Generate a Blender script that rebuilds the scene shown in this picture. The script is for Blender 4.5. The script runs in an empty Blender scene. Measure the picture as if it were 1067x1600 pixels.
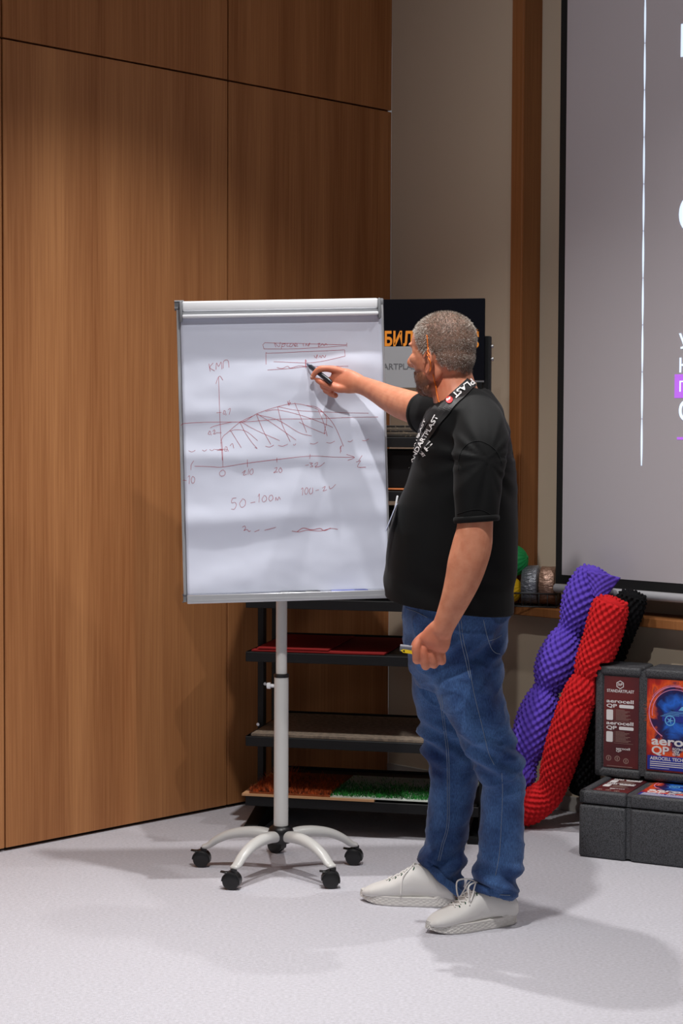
import bpy, bmesh, math, random
import numpy as np
from mathutils import Vector, Matrix, noise
from mathutils.bvhtree import BVHTree
PI = math.pi
random.seed(4); rng = np.random.default_rng(4)
S = bpy.context.scene
COL = S.collection

# ------------------------------------------------------------------ camera
FPX, CAMH = 2800.0, 1.48
cam_d = bpy.data.cameras.new('camera'); cam = bpy.data.objects.new('camera', cam_d); COL.objects.link(cam)
cam_d.sensor_fit = 'HORIZONTAL'; cam_d.sensor_width = 36; cam_d.lens = FPX / 1067 * 36
cam_d.clip_start = 0.1; cam_d.clip_end = 60
CAM_M = Matrix.Translation((0, 0, CAMH)) @ Matrix.Rotation(math.radians(90 - 2.62), 4, 'X') @ Matrix.Rotation(math.radians(0.25), 4, 'Z')
cam.matrix_world = CAM_M
S.camera = cam

# ------------------------------------------------------------------ light and exposure
S.view_settings.view_transform = 'Standard'; S.view_settings.look = 'None'
S.view_settings.gamma = 1; S.view_settings.use_curve_mapping = False
S.view_settings.exposure = 0.0
w = bpy.data.worlds.new('world'); S.world = w; w.use_nodes = True
w.node_tree.nodes['Background'].inputs[0].default_value = (0.93, 0.95, 1.0, 1)
w.node_tree.nodes['Background'].inputs[1].default_value = 0.17
CEIL = 3.5
def spot(name, loc, aim, energy, angle, color=(1, .975, .955), size=.035, blend=1.0):
    l = bpy.data.lights.new(name, 'SPOT'); l.energy = energy; l.color = color
    l.spot_size = math.radians(angle); l.spot_blend = blend; l.shadow_soft_size = size
    o = bpy.data.objects.new(name, l); COL.objects.link(o); o.location = loc
    o.rotation_euler = (Vector(aim) - Vector(loc)).to_track_quat('-Z', 'Y').to_euler()
    return o
LAMPS = [((-0.13, 5.62), 170, 112), ((-0.02, 4.15), 245, 125), ((1.25, 5.2), 82, 125), ((-1.4, 4.1), 165, 86),
         ((0.0, 2.4), 25, 110), ((-1.6, 2.2), 45, 100), ((1.6, 2.8), 45, 110)]
for (lx, ly), en, an in LAMPS:
    spot('ceiling_spot', (lx, ly, CEIL - .06), (lx, ly, 0), en, an)

spot('projector_lamp', (-.3, 3.2, 3.3), (1.45, 6.2, 2.75), 95, 52, (.97, .96, 1.0), .03, 1.0)   # the projector's beam on the screen

# ------------------------------------------------------------------ helpers
def W(px, py, Y):
    d = CAM_M.to_3x3() @ Vector(((px - 533.5) / FPX, (800 - py) / FPX, -1))
    return Vector((0, 0, CAMH)) + d * (Y / d.y)
def FL(px, py, z=0.0):
    d = CAM_M.to_3x3() @ Vector(((px - 533.5) / FPX, (800 - py) / FPX, -1))
    return Vector((0, 0, CAMH)) + d * ((z - CAMH) / d.z)
def onplane(M, px, py):
    d = CAM_M.to_3x3() @ Vector(((px - 533.5) / FPX, (800 - py) / FPX, -1))
    o = Vector((0, 0, CAMH)); n = M.to_3x3() @ Vector((0, 0, 1)); t = (M.translation - o).dot(n) / d.dot(n)
    return M.inverted() @ (o + d * t)
def frame(origin, x, y):
    x = Vector(x).normalized(); z = x.cross(Vector(y)).normalized(); y = z.cross(x)
    M = Matrix((x, y, z)).transposed().to_4x4(); M.translation = Vector(origin); return M

def lin(c): return tuple(((v / 255) / 12.92 if v / 255 <= .04045 else ((v / 255 + .055) / 1.055) ** 2.4) for v in c)
MATS = {}
def mat(name, rgb, rough=.6, metal=0, spec=.5, noise_=None, bump=None, emit=None, coord='Object', sheen=0, sss=0, alpha=None):
    """rgb 0-255 srgb; noise_=(scale, rgb2, (sx,sy,sz), lo, hi); bump=(scale, strength, (sx,sy,sz), dist)"""
    if name in MATS: return MATS[name]
    m = bpy.data.materials.new(name); m.use_nodes = True; nt = m.node_tree; b = nt.nodes['Principled BSDF']
    b.inputs['Base Color'].default_value = (*lin(rgb), 1); b.inputs['Roughness'].default_value = rough
    b.inputs['Metallic'].default_value = metal; b.inputs['Specular IOR Level'].default_value = spec
    if sheen: b.inputs['Sheen Weight'].default_value = sheen
    if sss:
        b.inputs['Subsurface Weight'].default_value = sss; b.inputs['Subsurface Radius'].default_value = (.012, .004, .002); b.inputs['Subsurface Scale'].default_value = .5
    if emit: b.inputs['Emission Color'].default_value = (*lin(rgb), 1); b.inputs['Emission Strength'].default_value = emit
    if alpha is not None: b.inputs['Transmission Weight'].default_value = alpha
    tc = nt.nodes.new('ShaderNodeTexCoord')
    def nz(scale, st, detail=4):
        mp = nt.nodes.new('ShaderNodeMapping'); mp.inputs['Scale'].default_value = st
        nt.links.new(tc.outputs[coord], mp.inputs[0]); n = nt.nodes.new('ShaderNodeTexNoise')
        n.inputs['Scale'].default_value = scale; n.inputs['Detail'].default_value = detail; nt.links.new(mp.outputs[0], n.inputs['Vector']); return n
    if noise_:
        sc, c2, st, lo, hi = noise_; n = nz(sc, st); r = nt.nodes.new('ShaderNodeValToRGB')
        r.color_ramp.elements[0].position = lo; r.color_ramp.elements[1].position = hi
        r.color_ramp.elements[0].color = (*lin(rgb), 1); r.color_ramp.elements[1].color = (*lin(c2), 1)
        nt.links.new(n.outputs[0], r.inputs[0]); nt.links.new(r.outputs[0], b.inputs['Base Color'])
    if bump:
        sc, stg, st, dist = bump; n = nz(sc, st); bp = nt.nodes.new('ShaderNodeBump')
        bp.inputs['Strength'].default_value = stg; bp.inputs['Distance'].default_value = dist
        nt.links.new(n.outputs[0], bp.inputs['Height']); nt.links.new(bp.outputs[0], b.inputs['Normal'])
    MATS[name] = m; return m

def tag(o, label=None, cat=None, group=None, kind=None):
    if label: o['label'] = label
    if cat: o['category'] = cat
    if group: o['group'] = group
    if kind: o['kind'] = kind
    return o
def link(name, me, m=None, parent=None, smooth=True, label=None):
    o = bpy.data.objects.new(name, me); COL.objects.link(o)
    if m is not None and len(me.materials) == 0: me.materials.append(m)
    if smooth:
        me.shade_smooth()
    if parent is not None:
        o.parent = parent; o.matrix_parent_inverse = PW(parent).inverted()
    if label: o['label'] = label
    return o
def PW(o):
    M = o.matrix_basis.copy()
    if o.parent: M = PW(o.parent) @ o.matrix_parent_inverse @ M
    return M
def empty(name, loc, label=None, cat=None, group=None, rz=0):
    o = bpy.data.objects.new(name, None); COL.objects.link(o); o.location = loc; o.rotation_euler = (0, 0, rz)
    o.empty_display_size = .1
    return tag(o, label, cat, group)
def obj(name, bm, m=None, parent=None, smooth=False, label=None, autosmooth=None):
    bmesh.ops.recalc_face_normals(bm, faces=bm.faces[:])
    me = bpy.data.meshes.new(name); bm.to_mesh(me); bm.free()
    if autosmooth is not None:
        me.shade_smooth()
        me.set_sharp_from_angle(angle=math.radians(autosmooth))
        return link(name, me, m, parent, False, label)
    return link(name, me, m, parent, smooth, label)
def NB(): return bmesh.new()
def box(bm, x0, x1, y0, y1, z0, z1, M=None, bev=0, seg=2):
    r = bmesh.ops.create_cube(bm, size=1)
    vs = r['verts']
    for v in vs: v.co = Vector(((x0 + x1) / 2 + v.co.x * (x1 - x0), (y0 + y1) / 2 + v.co.y * (y1 - y0), (z0 + z1) / 2 + v.co.z * (z1 - z0)))
    if bev:
        es = list({e for v in vs for e in v.link_edges})
        rr = bmesh.ops.bevel(bm, geom=es, offset=bev, segments=seg, affect='EDGES', profile=.5, clamp_overlap=True)
        vs = list({v for f in rr['faces'] for v in f.verts} | {v for v in vs if v.is_valid})
    if M is not None:
        for v in vs: v.co = M @ v.co
    return vs
def cyl(bm, p0, p1, r0, r1=None, seg=24, cap=True):
    p0, p1 = Vector(p0), Vector(p1); r1 = r0 if r1 is None else r1
    return tubes(bm, [(p0, r0), (p1, r1)], seg, cap)
def frames_along(P, hint=None):
    n = len(P); T = []
    for i in range(n):
        t = (P[min(i + 1, n - 1)] - P[max(i - 1, 0)]); T.append(t.normalized() if t.length > 1e-9 else Vector((0, 0, 1)))
    U = []; h = Vector(hint) if hint is not None else (Vector((0, 0, 1)) if abs(T[0].z) < .9 else Vector((1, 0, 0)))
    for i in range(n):
        if hint is not None: u = Vector(hint) - T[i] * T[i].dot(Vector(hint))
        else: u = h - T[i] * T[i].dot(h)
        if u.length < 1e-6: u = T[i].orthogonal()
        u.normalize(); U.append(u); h = u
    return T, U
def tubes(bm, pts, seg=12, cap=True, hint=None):
    """pts: (P, r) or (P, ra, rb) - ra along hint side, rb along cross"""
    P = [Vector(p[0]) for p in pts]; T, U = frames_along(P, hint); rings = []
    for i, p in enumerate(pts):
        ra = p[1]; rb = p[2] if len(p) > 2 else ra; V = T[i].cross(U[i])
        rings.append([bm.verts.new(P[i] + U[i] * ra * math.cos(a) + V * rb * math.sin(a)) for a in [2 * PI * k / seg for k in range(seg)]])
    for A, B in zip(rings[:-1], rings[1:]):
        for k in range(seg): bm.faces.new((A[k], A[(k + 1) % seg], B[(k + 1) % seg], B[k]))
    if cap:
        bm.faces.new(rings[0][::-1]); bm.faces.new(rings[-1])
    return rings
def cr(pts, n=6):
    """catmull-rom resample of tuples (Vector, r...)"""
    A = [np.array([*p[0], *p[1:]], float) for p in pts]; A = [2 * A[0] - A[1]] + A + [2 * A[-1] - A[-2]]; out = []
    for i in range(1, len(A) - 2):
        for k in range(n):
            t = k / n; a, b, c, d = A[i - 1], A[i], A[i + 1], A[i + 2]
            q = .5 * ((2 * b) + (-a + c) * t + (2 * a - 5 * b + 4 * c - d) * t * t + (-a + 3 * b - 3 * c + d) * t ** 3); out.append(q)
    out.append(A[-2]); return [(Vector(q[:3]), *q[3:]) for q in out]
def limb(bm, pts, n=5, seg=20, hint=None):
    """round-ended limb"""
    q = cr(pts, n); P0, P1 = q[0][0], q[-1][0]
    t0 = (q[1][0] - P0).normalized(); t1 = (P1 - q[-2][0]).normalized()
    def scale(e, s): return tuple(x * s for x in e[1:])
    pre = [(P0 - t0 * min(q[0][1:]) * math.sin(a), *scale(q[0], math.cos(a))) for a in (1.45, 1.1, .6)]
    post = [(P1 + t1 * min(q[-1][1:]) * math.sin(a), *scale(q[-1], math.cos(a))) for a in (.6, 1.1, 1.45)]
    return tubes(bm, pre + q + post, seg, True, hint)
def ell(bm, c, ax, r, seg=24):
    """ellipsoid, ax three axis vectors"""
    rr = bmesh.ops.create_uvsphere(bm, u_segments=seg, v_segments=seg // 2, radius=1)
    for v in rr['verts']: v.co = Vector(c) + ax[0] * (v.co.x * r[0]) + ax[1] * (v.co.y * r[1]) + ax[2] * (v.co.z * r[2])
def loft(bm, rings, seg=48, cap=True):
    """rings: (center, u, ru, v, rv, exp)"""
    R = []
    for c, u, ru, v, rv, e in rings:
        L = []
        for k in range(seg):
            a = 2 * PI * k / seg; ca, sa = math.cos(a), math.sin(a)
            L.append(bm.verts.new(Vector(c) + Vector(u) * ru * math.copysign(abs(ca) ** (2 / e), ca) + Vector(v) * rv * math.copysign(abs(sa) ** (2 / e), sa)))
        R.append(L)
    for A, B in zip(R[:-1], R[1:]):
        for k in range(seg): bm.faces.new((A[k], A[(k + 1) % seg], B[(k + 1) % seg], B[k]))
    if cap: bm.faces.new(R[0][::-1]); bm.faces.new(R[-1])
    return R
def fuse(bm, voxel, smooth=4, factor=.5):
    """voxel union of overlapping closed pieces; returns a mesh"""
    bmesh.ops.recalc_face_normals(bm, faces=bm.faces[:])
    me = bpy.data.meshes.new('tmp'); bm.to_mesh(me); bm.free()
    o = bpy.data.objects.new('tmp', me); COL.objects.link(o)
    m = o.modifiers.new('r', 'REMESH'); m.mode = 'VOXEL'; m.voxel_size = voxel
    if smooth: s = o.modifiers.new('s', 'SMOOTH'); s.iterations = smooth; s.factor = factor
    bpy.context.view_layer.update()
    dg = bpy.context.evaluated_depsgraph_get(); out = bpy.data.meshes.new_from_object(o.evaluated_get(dg))
    bpy.data.objects.remove(o); bpy.data.meshes.remove(me); out.materials.clear(); return out
def get_co(me):
    a = np.empty(len(me.vertices) * 3, np.float32); me.vertices.foreach_get('co', a); return a.reshape(-1, 3)
def get_no(me):
    a = np.empty(len(me.vertices) * 3, np.float32); me.vertices.foreach_get('normal', a); return a.reshape(-1, 3)
def set_co(me, a): me.vertices.foreach_set('co', a.astype(np.float32).ravel()); me.update()
def font_mesh(body, size=.1, align='LEFT', extrude=.0004, bold=0.0, shear=0, spacing=1):
    c = bpy.data.curves.new('t', 'FONT'); c.body = body; c.size = size; c.align_x = align; c.extrude = extrude; c.resolution_u = 3
    c.offset = bold; c.shear = shear; c.space_character = spacing
    o = bpy.data.objects.new('t', c); COL.objects.link(o); bpy.context.view_layer.update()
    me = bpy.data.meshes.new_from_object(o.evaluated_get(bpy.context.evaluated_depsgraph_get()))
    bpy.data.objects.remove(o); bpy.data.curves.remove(c); me.materials.clear(); return me
def text(name, body, M, x, y, size, m, parent, align='LEFT', bold=0.0, fit=None, shear=0, rot=0, z=.0012, spacing=1, stretch=None, hgt=None):
    me = font_mesh(body, size, align, .0003, bold, shear, spacing)
    if fit:
        co = get_co(me); wdt = co[:, 0].max() - co[:, 0].min(); s = fit / max(wdt, 1e-6); co_ = co[:, 1].max(); me.transform(Matrix.Diagonal((s, (s if not hgt else hgt / co_), 1, 1)))
    me.transform(M @ Matrix.Translation((x, y, z)) @ Matrix.Rotation(rot, 4, 'Z'))
    return link(name, me, m, parent, False)
def plate(bm, M, x0, x1, y0, y1, z0=0, z1=.001, bev=0): return box(bm, x0, x1, y0, y1, z0, z1, M, bev)
def poly3(bm, M, pts, z0, z1):
    a = [bm.verts.new(M @ Vector((x, y, z0))) for x, y in pts]; b = [bm.verts.new(M @ Vector((x, y, z1))) for x, y in pts]
    n = len(pts); bm.faces.new(a[::-1]); bm.faces.new(b)
    for k in range(n): bm.faces.new((a[k], a[(k + 1) % n], b[(k + 1) % n], b[k]))

# ------------------------------------------------------------------ materials
def wood_mat(name, dark, light, seed=0):
    m = bpy.data.materials.new(name); m.use_nodes = True; nt = m.node_tree; b = nt.nodes['Principled BSDF']; L = nt.links
    tc = nt.nodes.new('ShaderNodeTexCoord'); mp = nt.nodes.new('ShaderNodeMapping'); mp.inputs['Scale'].default_value = (9, 9, .35); mp.inputs['Location'].default_value = (seed, seed * 2, 0)
    L.new(tc.outputs['Object'], mp.inputs[0])
    n1 = nt.nodes.new('ShaderNodeTexNoise'); n1.inputs['Scale'].default_value = 1.0; n1.inputs['Detail'].default_value = 3; L.new(mp.outputs[0], n1.inputs['Vector'])
    mp2 = nt.nodes.new('ShaderNodeMapping'); mp2.inputs['Scale'].default_value = (150, 150, 2.5); L.new(tc.outputs['Object'], mp2.inputs[0])
    n2 = nt.nodes.new('ShaderNodeTexNoise'); n2.inputs['Scale'].default_value = 1.0; n2.inputs['Detail'].default_value = 5; L.new(mp2.outputs[0], n2.inputs['Vector'])
    mx = nt.nodes.new('ShaderNodeMix'); mx.data_type = 'FLOAT'; mx.inputs[0].default_value = .42; L.new(n1.outputs[0], mx.inputs[2]); L.new(n2.outputs[0], mx.inputs[3])
    r = nt.nodes.new('ShaderNodeValToRGB'); r.color_ramp.elements[0].position = .34; r.color_ramp.elements[1].position = .66
    r.color_ramp.elements[0].color = (*lin(dark), 1); r.color_ramp.elements[1].color = (*lin(light), 1)
    L.new(mx.outputs[0], r.inputs[0]); L.new(r.outputs[0], b.inputs['Base Color'])
    b.inputs['Roughness'].default_value = .5; b.inputs['Specular IOR Level'].default_value = .3
    bp = nt.nodes.new('ShaderNodeBump'); bp.inputs['Strength'].default_value = .15; bp.inputs['Distance'].default_value = .001; L.new(n2.outputs[0], bp.inputs['Height']); L.new(bp.outputs[0], b.inputs['Normal'])
    return m
M_WOOD = [wood_mat('oak_veneer', (156, 99, 58), (198, 138, 88), 3), wood_mat('oak_veneer', (150, 93, 52), (192, 131, 81), 8)]
M_TRIM = wood_mat('oak_trim', (134, 84, 46), (164, 108, 64), 5)
M_WALL = mat('cream_plaster', (208, 192, 170), .9, spec=.1, bump=(400, .15, (1, 1, 1), .001))
M_CARPET = mat('pale_carpet', (206, 205, 212), .95, spec=.05, noise_=(90, (228, 227, 236), (1, 1.6, 1), .3, .7), bump=(420, .9, (1, 1.6, 1), .004))
M_DARK = mat('dark_gap', (22, 16, 12), .9)
M_BLACK = mat('black_powder_coat', (14, 15, 17), .55, spec=.3, noise_=(700, (22, 23, 25), (1, 1, 1), .4, .6))
M_BLK2 = mat('black_matt', (12, 12, 13), .8)
M_WHITE = mat('white_board_plastic', (226, 228, 232), .35)
M_ALU = mat('satin_aluminium', (196, 198, 202), .38, metal=.55)
M_GREYPL = mat('grey_plastic', (120, 122, 126), .45)
M_POLE = mat('pale_grey_enamel', (205, 205, 202), .3)
M_PAPER = mat('flipchart_paper', (212, 217, 233), .75, spec=.15)
M_RED = mat('red_marker_ink', (172, 52, 66), .6)
M_CAST = mat('black_nylon', (20, 20, 22), .35)
M_CHROME = mat('zinc_screw', (180, 180, 182), .3, metal=1)

# ------------------------------------------------------------------ room shell
wA = FL(0, 1332); DL = Vector((.9877, 1.0, 0)).normalized(); DB = Vector((DL.y, -DL.x, 0))
def proj(P):
    q = CAM_M.inverted() @ Vector(P); return 533.5 + FPX * q.x / -q.z, 800 - FPX * q.y / -q.z
def solve_px(o, d, px, z=0.0):
    lo, hi = -4.0, 4.0
    for _ in range(60):
        m_ = (lo + hi) / 2; x = proj(o + d * m_ + Vector((0, 0, z)))[0]
        if x < px: lo = m_
        else: hi = m_
    return lo
tC = solve_px(wA, DL, 606); CORNER = wA + DL * tC
tG0 = solve_px(wA, DL, 6.5, 1.0); tG1 = solve_px(wA, DL, 355.5, 1.3)
MLW = frame(wA, DL, (0, 0, 1))            # local x along wall, y up, z into the room
MBW = frame(CORNER, DB, (0, 0, 1))
bm = NB(); box(bm, -6, 7, -2.5, 9.5, -.05, 0)
floor = obj('floor', bm, M_CARPET); tag(floor, 'pale grey carpet floor', kind='structure')
bm = NB(); box(bm, -6, 7, -2.5, 9.5, CEIL, CEIL + .05)
tag(obj('ceiling', bm, mat('ceiling_paint', (200, 198, 194), .9)), 'white ceiling', kind='structure')
bm = NB(); box(bm, -6, tC, 0, CEIL, -.12, -.022, MLW)
wl = obj('wall_left', bm, M_DARK); tag(wl, 'wall clad in brown oak veneer panels', kind='structure')
GZ = 2.82; g = .0035; i = 0
cols = [(tG0 - 2 * 1.07, tG0 - 1.07), (tG0 - 1.07, tG0), (tG0, tG1), (tG1, tC)]
for (a, b_) in cols:
    for z0, z1 in ((.012, GZ), (GZ, CEIL)):
        bm = NB(); box(bm, a + g, b_ - (g if b_ != tC else 0), z0 + (g if z0 > 1 else 0), z1 - (g if z1 < CEIL else 0), -.022, 0, MLW, .0012, 1)
        o = obj('panel', bm, M_WOOD[i % 2], wl); i += 1
# back wall with a timber framed niche, the frame standing proud of the plaster
sT0 = solve_px(CORNER, DB, 799.5, 2.0); sT1 = solve_px(CORNER, DB, 817, 2.0); sT2 = sT1 + .15
NICHE = .10; SILL = .787
bm = NB()
box(bm, 0, sT1, 0, CEIL, -.25, 0, MBW); box(bm, sT1, 6, 0, SILL - .03, -.25, 0, MBW); box(bm, sT1, 6, 0, CEIL, -.25, -NICHE, MBW)
wb = obj('wall_back', bm, M_WALL); tag(wb, 'cream plastered wall beside the oak panelling', kind='structure')
bm = NB(); box(bm, sT0, sT1, SILL, CEIL, -.02, .012, MBW, .002, 1); box(bm, sT1 - .010, sT1 + .006, SILL, CEIL, -NICHE + .001, .010, MBW)
tag(obj('trim_1', bm, M_TRIM), 'vertical oak frame beside the projection screen', kind='structure')
bm = NB(); box(bm, sT0 - .0, 6, SILL - .03, SILL + .005, -NICHE, .080, MBW, .003, 2)
tag(obj('trim_2', bm, M_TRIM), 'oak sill running below the projection screen', kind='structure')
bm = NB(); box(bm, 0, 6, 0, .06, 0, .008, MBW, .002, 1)
tag(obj('baseboard_back', bm, mat('baseboard_grey', (176, 172, 166), .6)), 'pale baseboard below the cream wall', kind='structure')


# ------------------------------------------------------------------ projection screen
sS = solve_px(CORNER, DB, 873, .9)
MS = frame(CORNER + DB * 0 + MBW.to_3x3() @ Vector((0, 0, .05)), DB, (0, 0, 1))
q = onplane(MS, 868, 900); sx0 = q.x; q2 = onplane(MS, 874, 912); q3 = onplane(MS, 878, 898); zb, zi, xi = q2.y, q3.y, q3.x
scr = empty('projection_screen', PW_ := (MS @ Vector((sx0, 0, 0))), 'large grey projection screen with black border, lit with a slide', 'screen')
bm = NB(); box(bm, sx0, sx0 + 3.0, zb, CEIL - .1, -.002, 0, MS)
obj('border', bm, mat('screen_black', (8, 8, 9), .8), scr, label='black border cloth')
M_SCR = mat('screen_fabric', (190, 184, 188), .9, spec=.05)
bm = NB(); box(bm, xi, sx0 + 2.95, zi, CEIL - .12, 0, .0012, MS)
obj('screen_surface', bm, M_SCR, scr)
bm = NB(); cyl(bm, MS @ Vector((sx0 - .0, zb - .018, -.002)), MS @ Vector((sx0 + 3, zb - .018, -.002)), .017, seg=20)
obj('bottom_bar', bm, mat('bar_white', (176, 176, 180), .4), scr, smooth=False, autosmooth=40, label='white weight bar')
bm = NB(); box(bm, sx0 - .05, sx0 + 3.1, CEIL - .1, CEIL, -.04, .04, MS, .01, 2)
obj('housing', bm, mat('bar_white', (176, 176, 180), .4), scr)
M_SLW = mat('slide_white', (214, 232, 255), .5, emit=.85); M_SLP = mat('slide_violet', (190, 110, 240), .5, emit=.5)
def sp(px, py): q = onplane(MS, px, py); return q.x, q.y
# thin dashed line of the slide
bm = NB(); N = 10
for k in range(N):
    y0 = -6 + (728 + 6) * k / N + .5; y1 = -6 + (728 + 6) * (k + 1) / N - .5
    pts = []
    for j in range(9):
        t = j / 8; yy = y0 + (y1 - y0) * t; xx = 1008.5 - 6 * (yy / 728); hw = 1.35 * math.sin(PI * min(max(t, .04), .96)) ** .4
        pts.append((xx, yy, hw))
    P = [sp(x - h, y) for x, y, h in pts] + [sp(x + h, y) for x, y, h in pts[::-1]]
    poly3(bm, MS, P, .0014, .0022)
tag(obj('slide_line', bm, M_SLW, scr), 'thin pale vertical line of the slide')
def scr_text(body, px, pybase, pytop, m=M_SLW, bold=.01):
    x, y = sp(px, pybase); _, y2 = sp(px, pytop)
    h = y2 - y; me = font_mesh(body, h / .70, 'LEFT', .0003, bold * h)
    co = get_co(me); x0 = co[:, 0].min(); hh = co[:, 1].max() - max(co[:, 1].min(), -9); cap = co[:, 1].max(); s = h / cap
    me.transform(MS @ Matrix.Translation((x, y, .0028)) @ Matrix.Diagonal((s, s, 1, 1)) @ Matrix.Translation((-x0, 0, 0)))
    return link('slide_text', me, m, scr, False)
scr_text('Г', 1064, 87, 38, bold=.05); scr_text('О', 1061, 362, 305, bold=.05)
scr_text('У', 1061, 545, 521); scr_text('К', 1062, 582, 559)
x0, y0 = sp(1054, 622); x1, y1 = sp(1054, 585)
bm = NB(); plate(bm, MS, x0, x0 + .5, y0, y1, .0012, .002); obj('slide_block', bm, M_SLP, scr, label='violet bar of the slide')
scr_text('П', 1062, 612, 595); scr_text('О', 1061, 657, 625, bold=.02)
x0, y0 = sp(1058, 687); x1, y1 = sp(1058, 683); bm = NB(); plate(bm, MS, x0, x0 + .5, y0, y1, .0012, .002); obj('slide_rule', bm, M_SLP, scr, label='violet rule of the slide')

# ------------------------------------------------------------------ flip chart
BC = Vector((-.190, 5.88, 1.4155)); BW, BH = .68, .979
MB = Matrix.Translation(BC) @ Matrix.Rotation(math.radians(4.16), 4, 'Z') @ Matrix.Rotation(math.radians(-3.13), 4, 'X') @ Matrix.Rotation(math.radians(-1.53), 4, 'Y') @ Matrix.Rotation(PI / 2, 4, 'X')
# local: x right, y up, z toward the camera
hub = Vector((-.198, 5.945, 0))
fc = empty('flip_chart', hub, 'white flip chart on a pale wheeled pole with red marker diagrams on its paper', 'flip chart')
def rrect(w, h, r, n=6):
    out = []
    for cx, cy, a0 in ((w / 2 - r, h / 2 - r, 0), (-w / 2 + r, h / 2 - r, PI / 2), (-w / 2 + r, -h / 2 + r, PI), (w / 2 - r, -h / 2 + r, 1.5 * PI)):
        for k in range(n + 1): a = a0 + PI / 2 * k / n; out.append((cx + r * math.cos(a), cy + r * math.sin(a)))
    return out
bm = NB(); poly3(bm, MB, rrect(BW - .012, BH - .012, .014), -.016, -.004); obj('board', bm, M_WHITE, fc)
bm = NB()
A = rrect(BW, BH, .02); B_ = rrect(BW - .022, BH - .022, .012)
for z0, z1 in ((-.018, .004),):
    L = [[bm.verts.new(MB @ Vector((x, y, z))) for x, y in pts] for pts, z in ((A, z0), (A, z1 - .003), ([(x * .996, y * .997) for x, y in A], z1), (B_, z1), (B_, z0))]
    n = len(A)
    for p, q_ in zip(L, L[1:] + L[:1]):
        for k in range(n): bm.faces.new((p[k], p[(k + 1) % n], q_[(k + 1) % n], q_[k]))
obj('frame', bm, M_ALU, fc, autosmooth=35, label='satin aluminium frame')
# corner caps
for sx in (-1, 1):
    for sy in (-1, 1):
        bm = NB(); box(bm, sx * BW / 2 - sx * .022, sx * BW / 2 + sx * .001, sy * BH / 2 - sy * .022, sy * BH / 2 + sy * .001, -.019, .0048, MB, .004, 2)
        obj('corner_cap', bm, M_GREYPL, fc, autosmooth=40, label='grey plastic corner cap')
# clamp bar at the top
ty = BH / 2
CX = BW / 2 - .020
bm = NB(); box(bm, -CX, CX, ty - .034, ty - .001, .004, .030, MB, .006, 3); clamp = obj('clamp_bar', bm, M_WHITE, fc, autosmooth=40)
bm = NB(); box(bm, -CX, CX, ty - .047, ty - .033, .004, .022, MB, .002, 1); obj('clamp_groove', bm, M_ALU, clamp, autosmooth=40)
bm = NB(); box(bm, -CX, CX, ty - .056, ty - .046, .004, .038, MB, .003, 2); obj('clamp_lip', bm, M_WHITE, clamp, autosmooth=40)
for sx in (-1, 1):
    bm = NB(); box(bm, min(sx * CX, sx * (CX + .009)), max(sx * CX, sx * (CX + .009)), ty - .068, ty - .001, .004, .033, MB, .003, 2); obj('end_cap', bm, M_GREYPL, clamp, autosmooth=40, label='grey end cap')
# paper pad with soft horizontal waves
PW0, PW1, PT, PB = -BW / 2 + .013, BW / 2 - .008, ty - .05, -BH / 2 + .018
def wave(x, y):
    u = (PT - y)
    wv = .0028 * math.sin(u * 31 + 1.2 + 1.5 * math.sin(x * 5)) + .0048 * math.exp(-((u - .33 - .02 * math.sin(x * 9)) / .03) ** 2) + .0058 * math.exp(-((u - .66 + .03 * x) / .035) ** 2) + .0036 * math.exp(-((u - .47 - .05 * x) / .022) ** 2)
    wv += .0042 * noise.noise(Vector((x * 6, y * 11, 3))) + .001 * noise.noise(Vector((x * 18, y * 26, 9)))
    edge = min(1, u / .05) ; return .010 + wv * edge + .010 * max(0, (u - .78) / .15) ** 2 + .004 * u
bm = NB(); nx, ny = 60, 90; G = []
for j in range(ny + 1):
    G.append([bm.verts.new(MB @ Vector((PW0 + (PW1 - PW0) * i / nx, PT + (PB - PT) * j / ny + (.004 * math.sin(i / nx * 5) if j == ny else 0), wave(PW0 + (PW1 - PW0) * i / nx, PT + (PB - PT) * j / ny)))) for i in range(nx + 1)])
for j in range(ny):
    for i in range(nx): bm.faces.new((G[j][i], G[j + 1][i], G[j + 1][i + 1], G[j][i + 1]))
rt = bmesh.ops.extrude_face_region(bm, geom=bm.faces[:]); nvec = MB.to_3x3() @ Vector((0, 0, -1))
for v in [e for e in rt['geom'] if isinstance(e, bmesh.types.BMVert)]: v.co += nvec * .0025
paper = obj('paper_pad', bm, M_PAPER, fc, smooth=True)
# tray
bm = NB(); ty0 = -BH / 2
box(bm, -BW / 2 + .012, BW / 2 - .012, ty0 - .006, ty0 + .010, .002, .05, MB, .003, 2); box(bm, -BW / 2 + .012, BW / 2 - .012, ty0 + .006, ty0 + .022, .044, .05, MB, .002, 1)
obj('pen_tray', bm, M_ALU, fc, autosmooth=40, label='aluminium pen tray')
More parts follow.
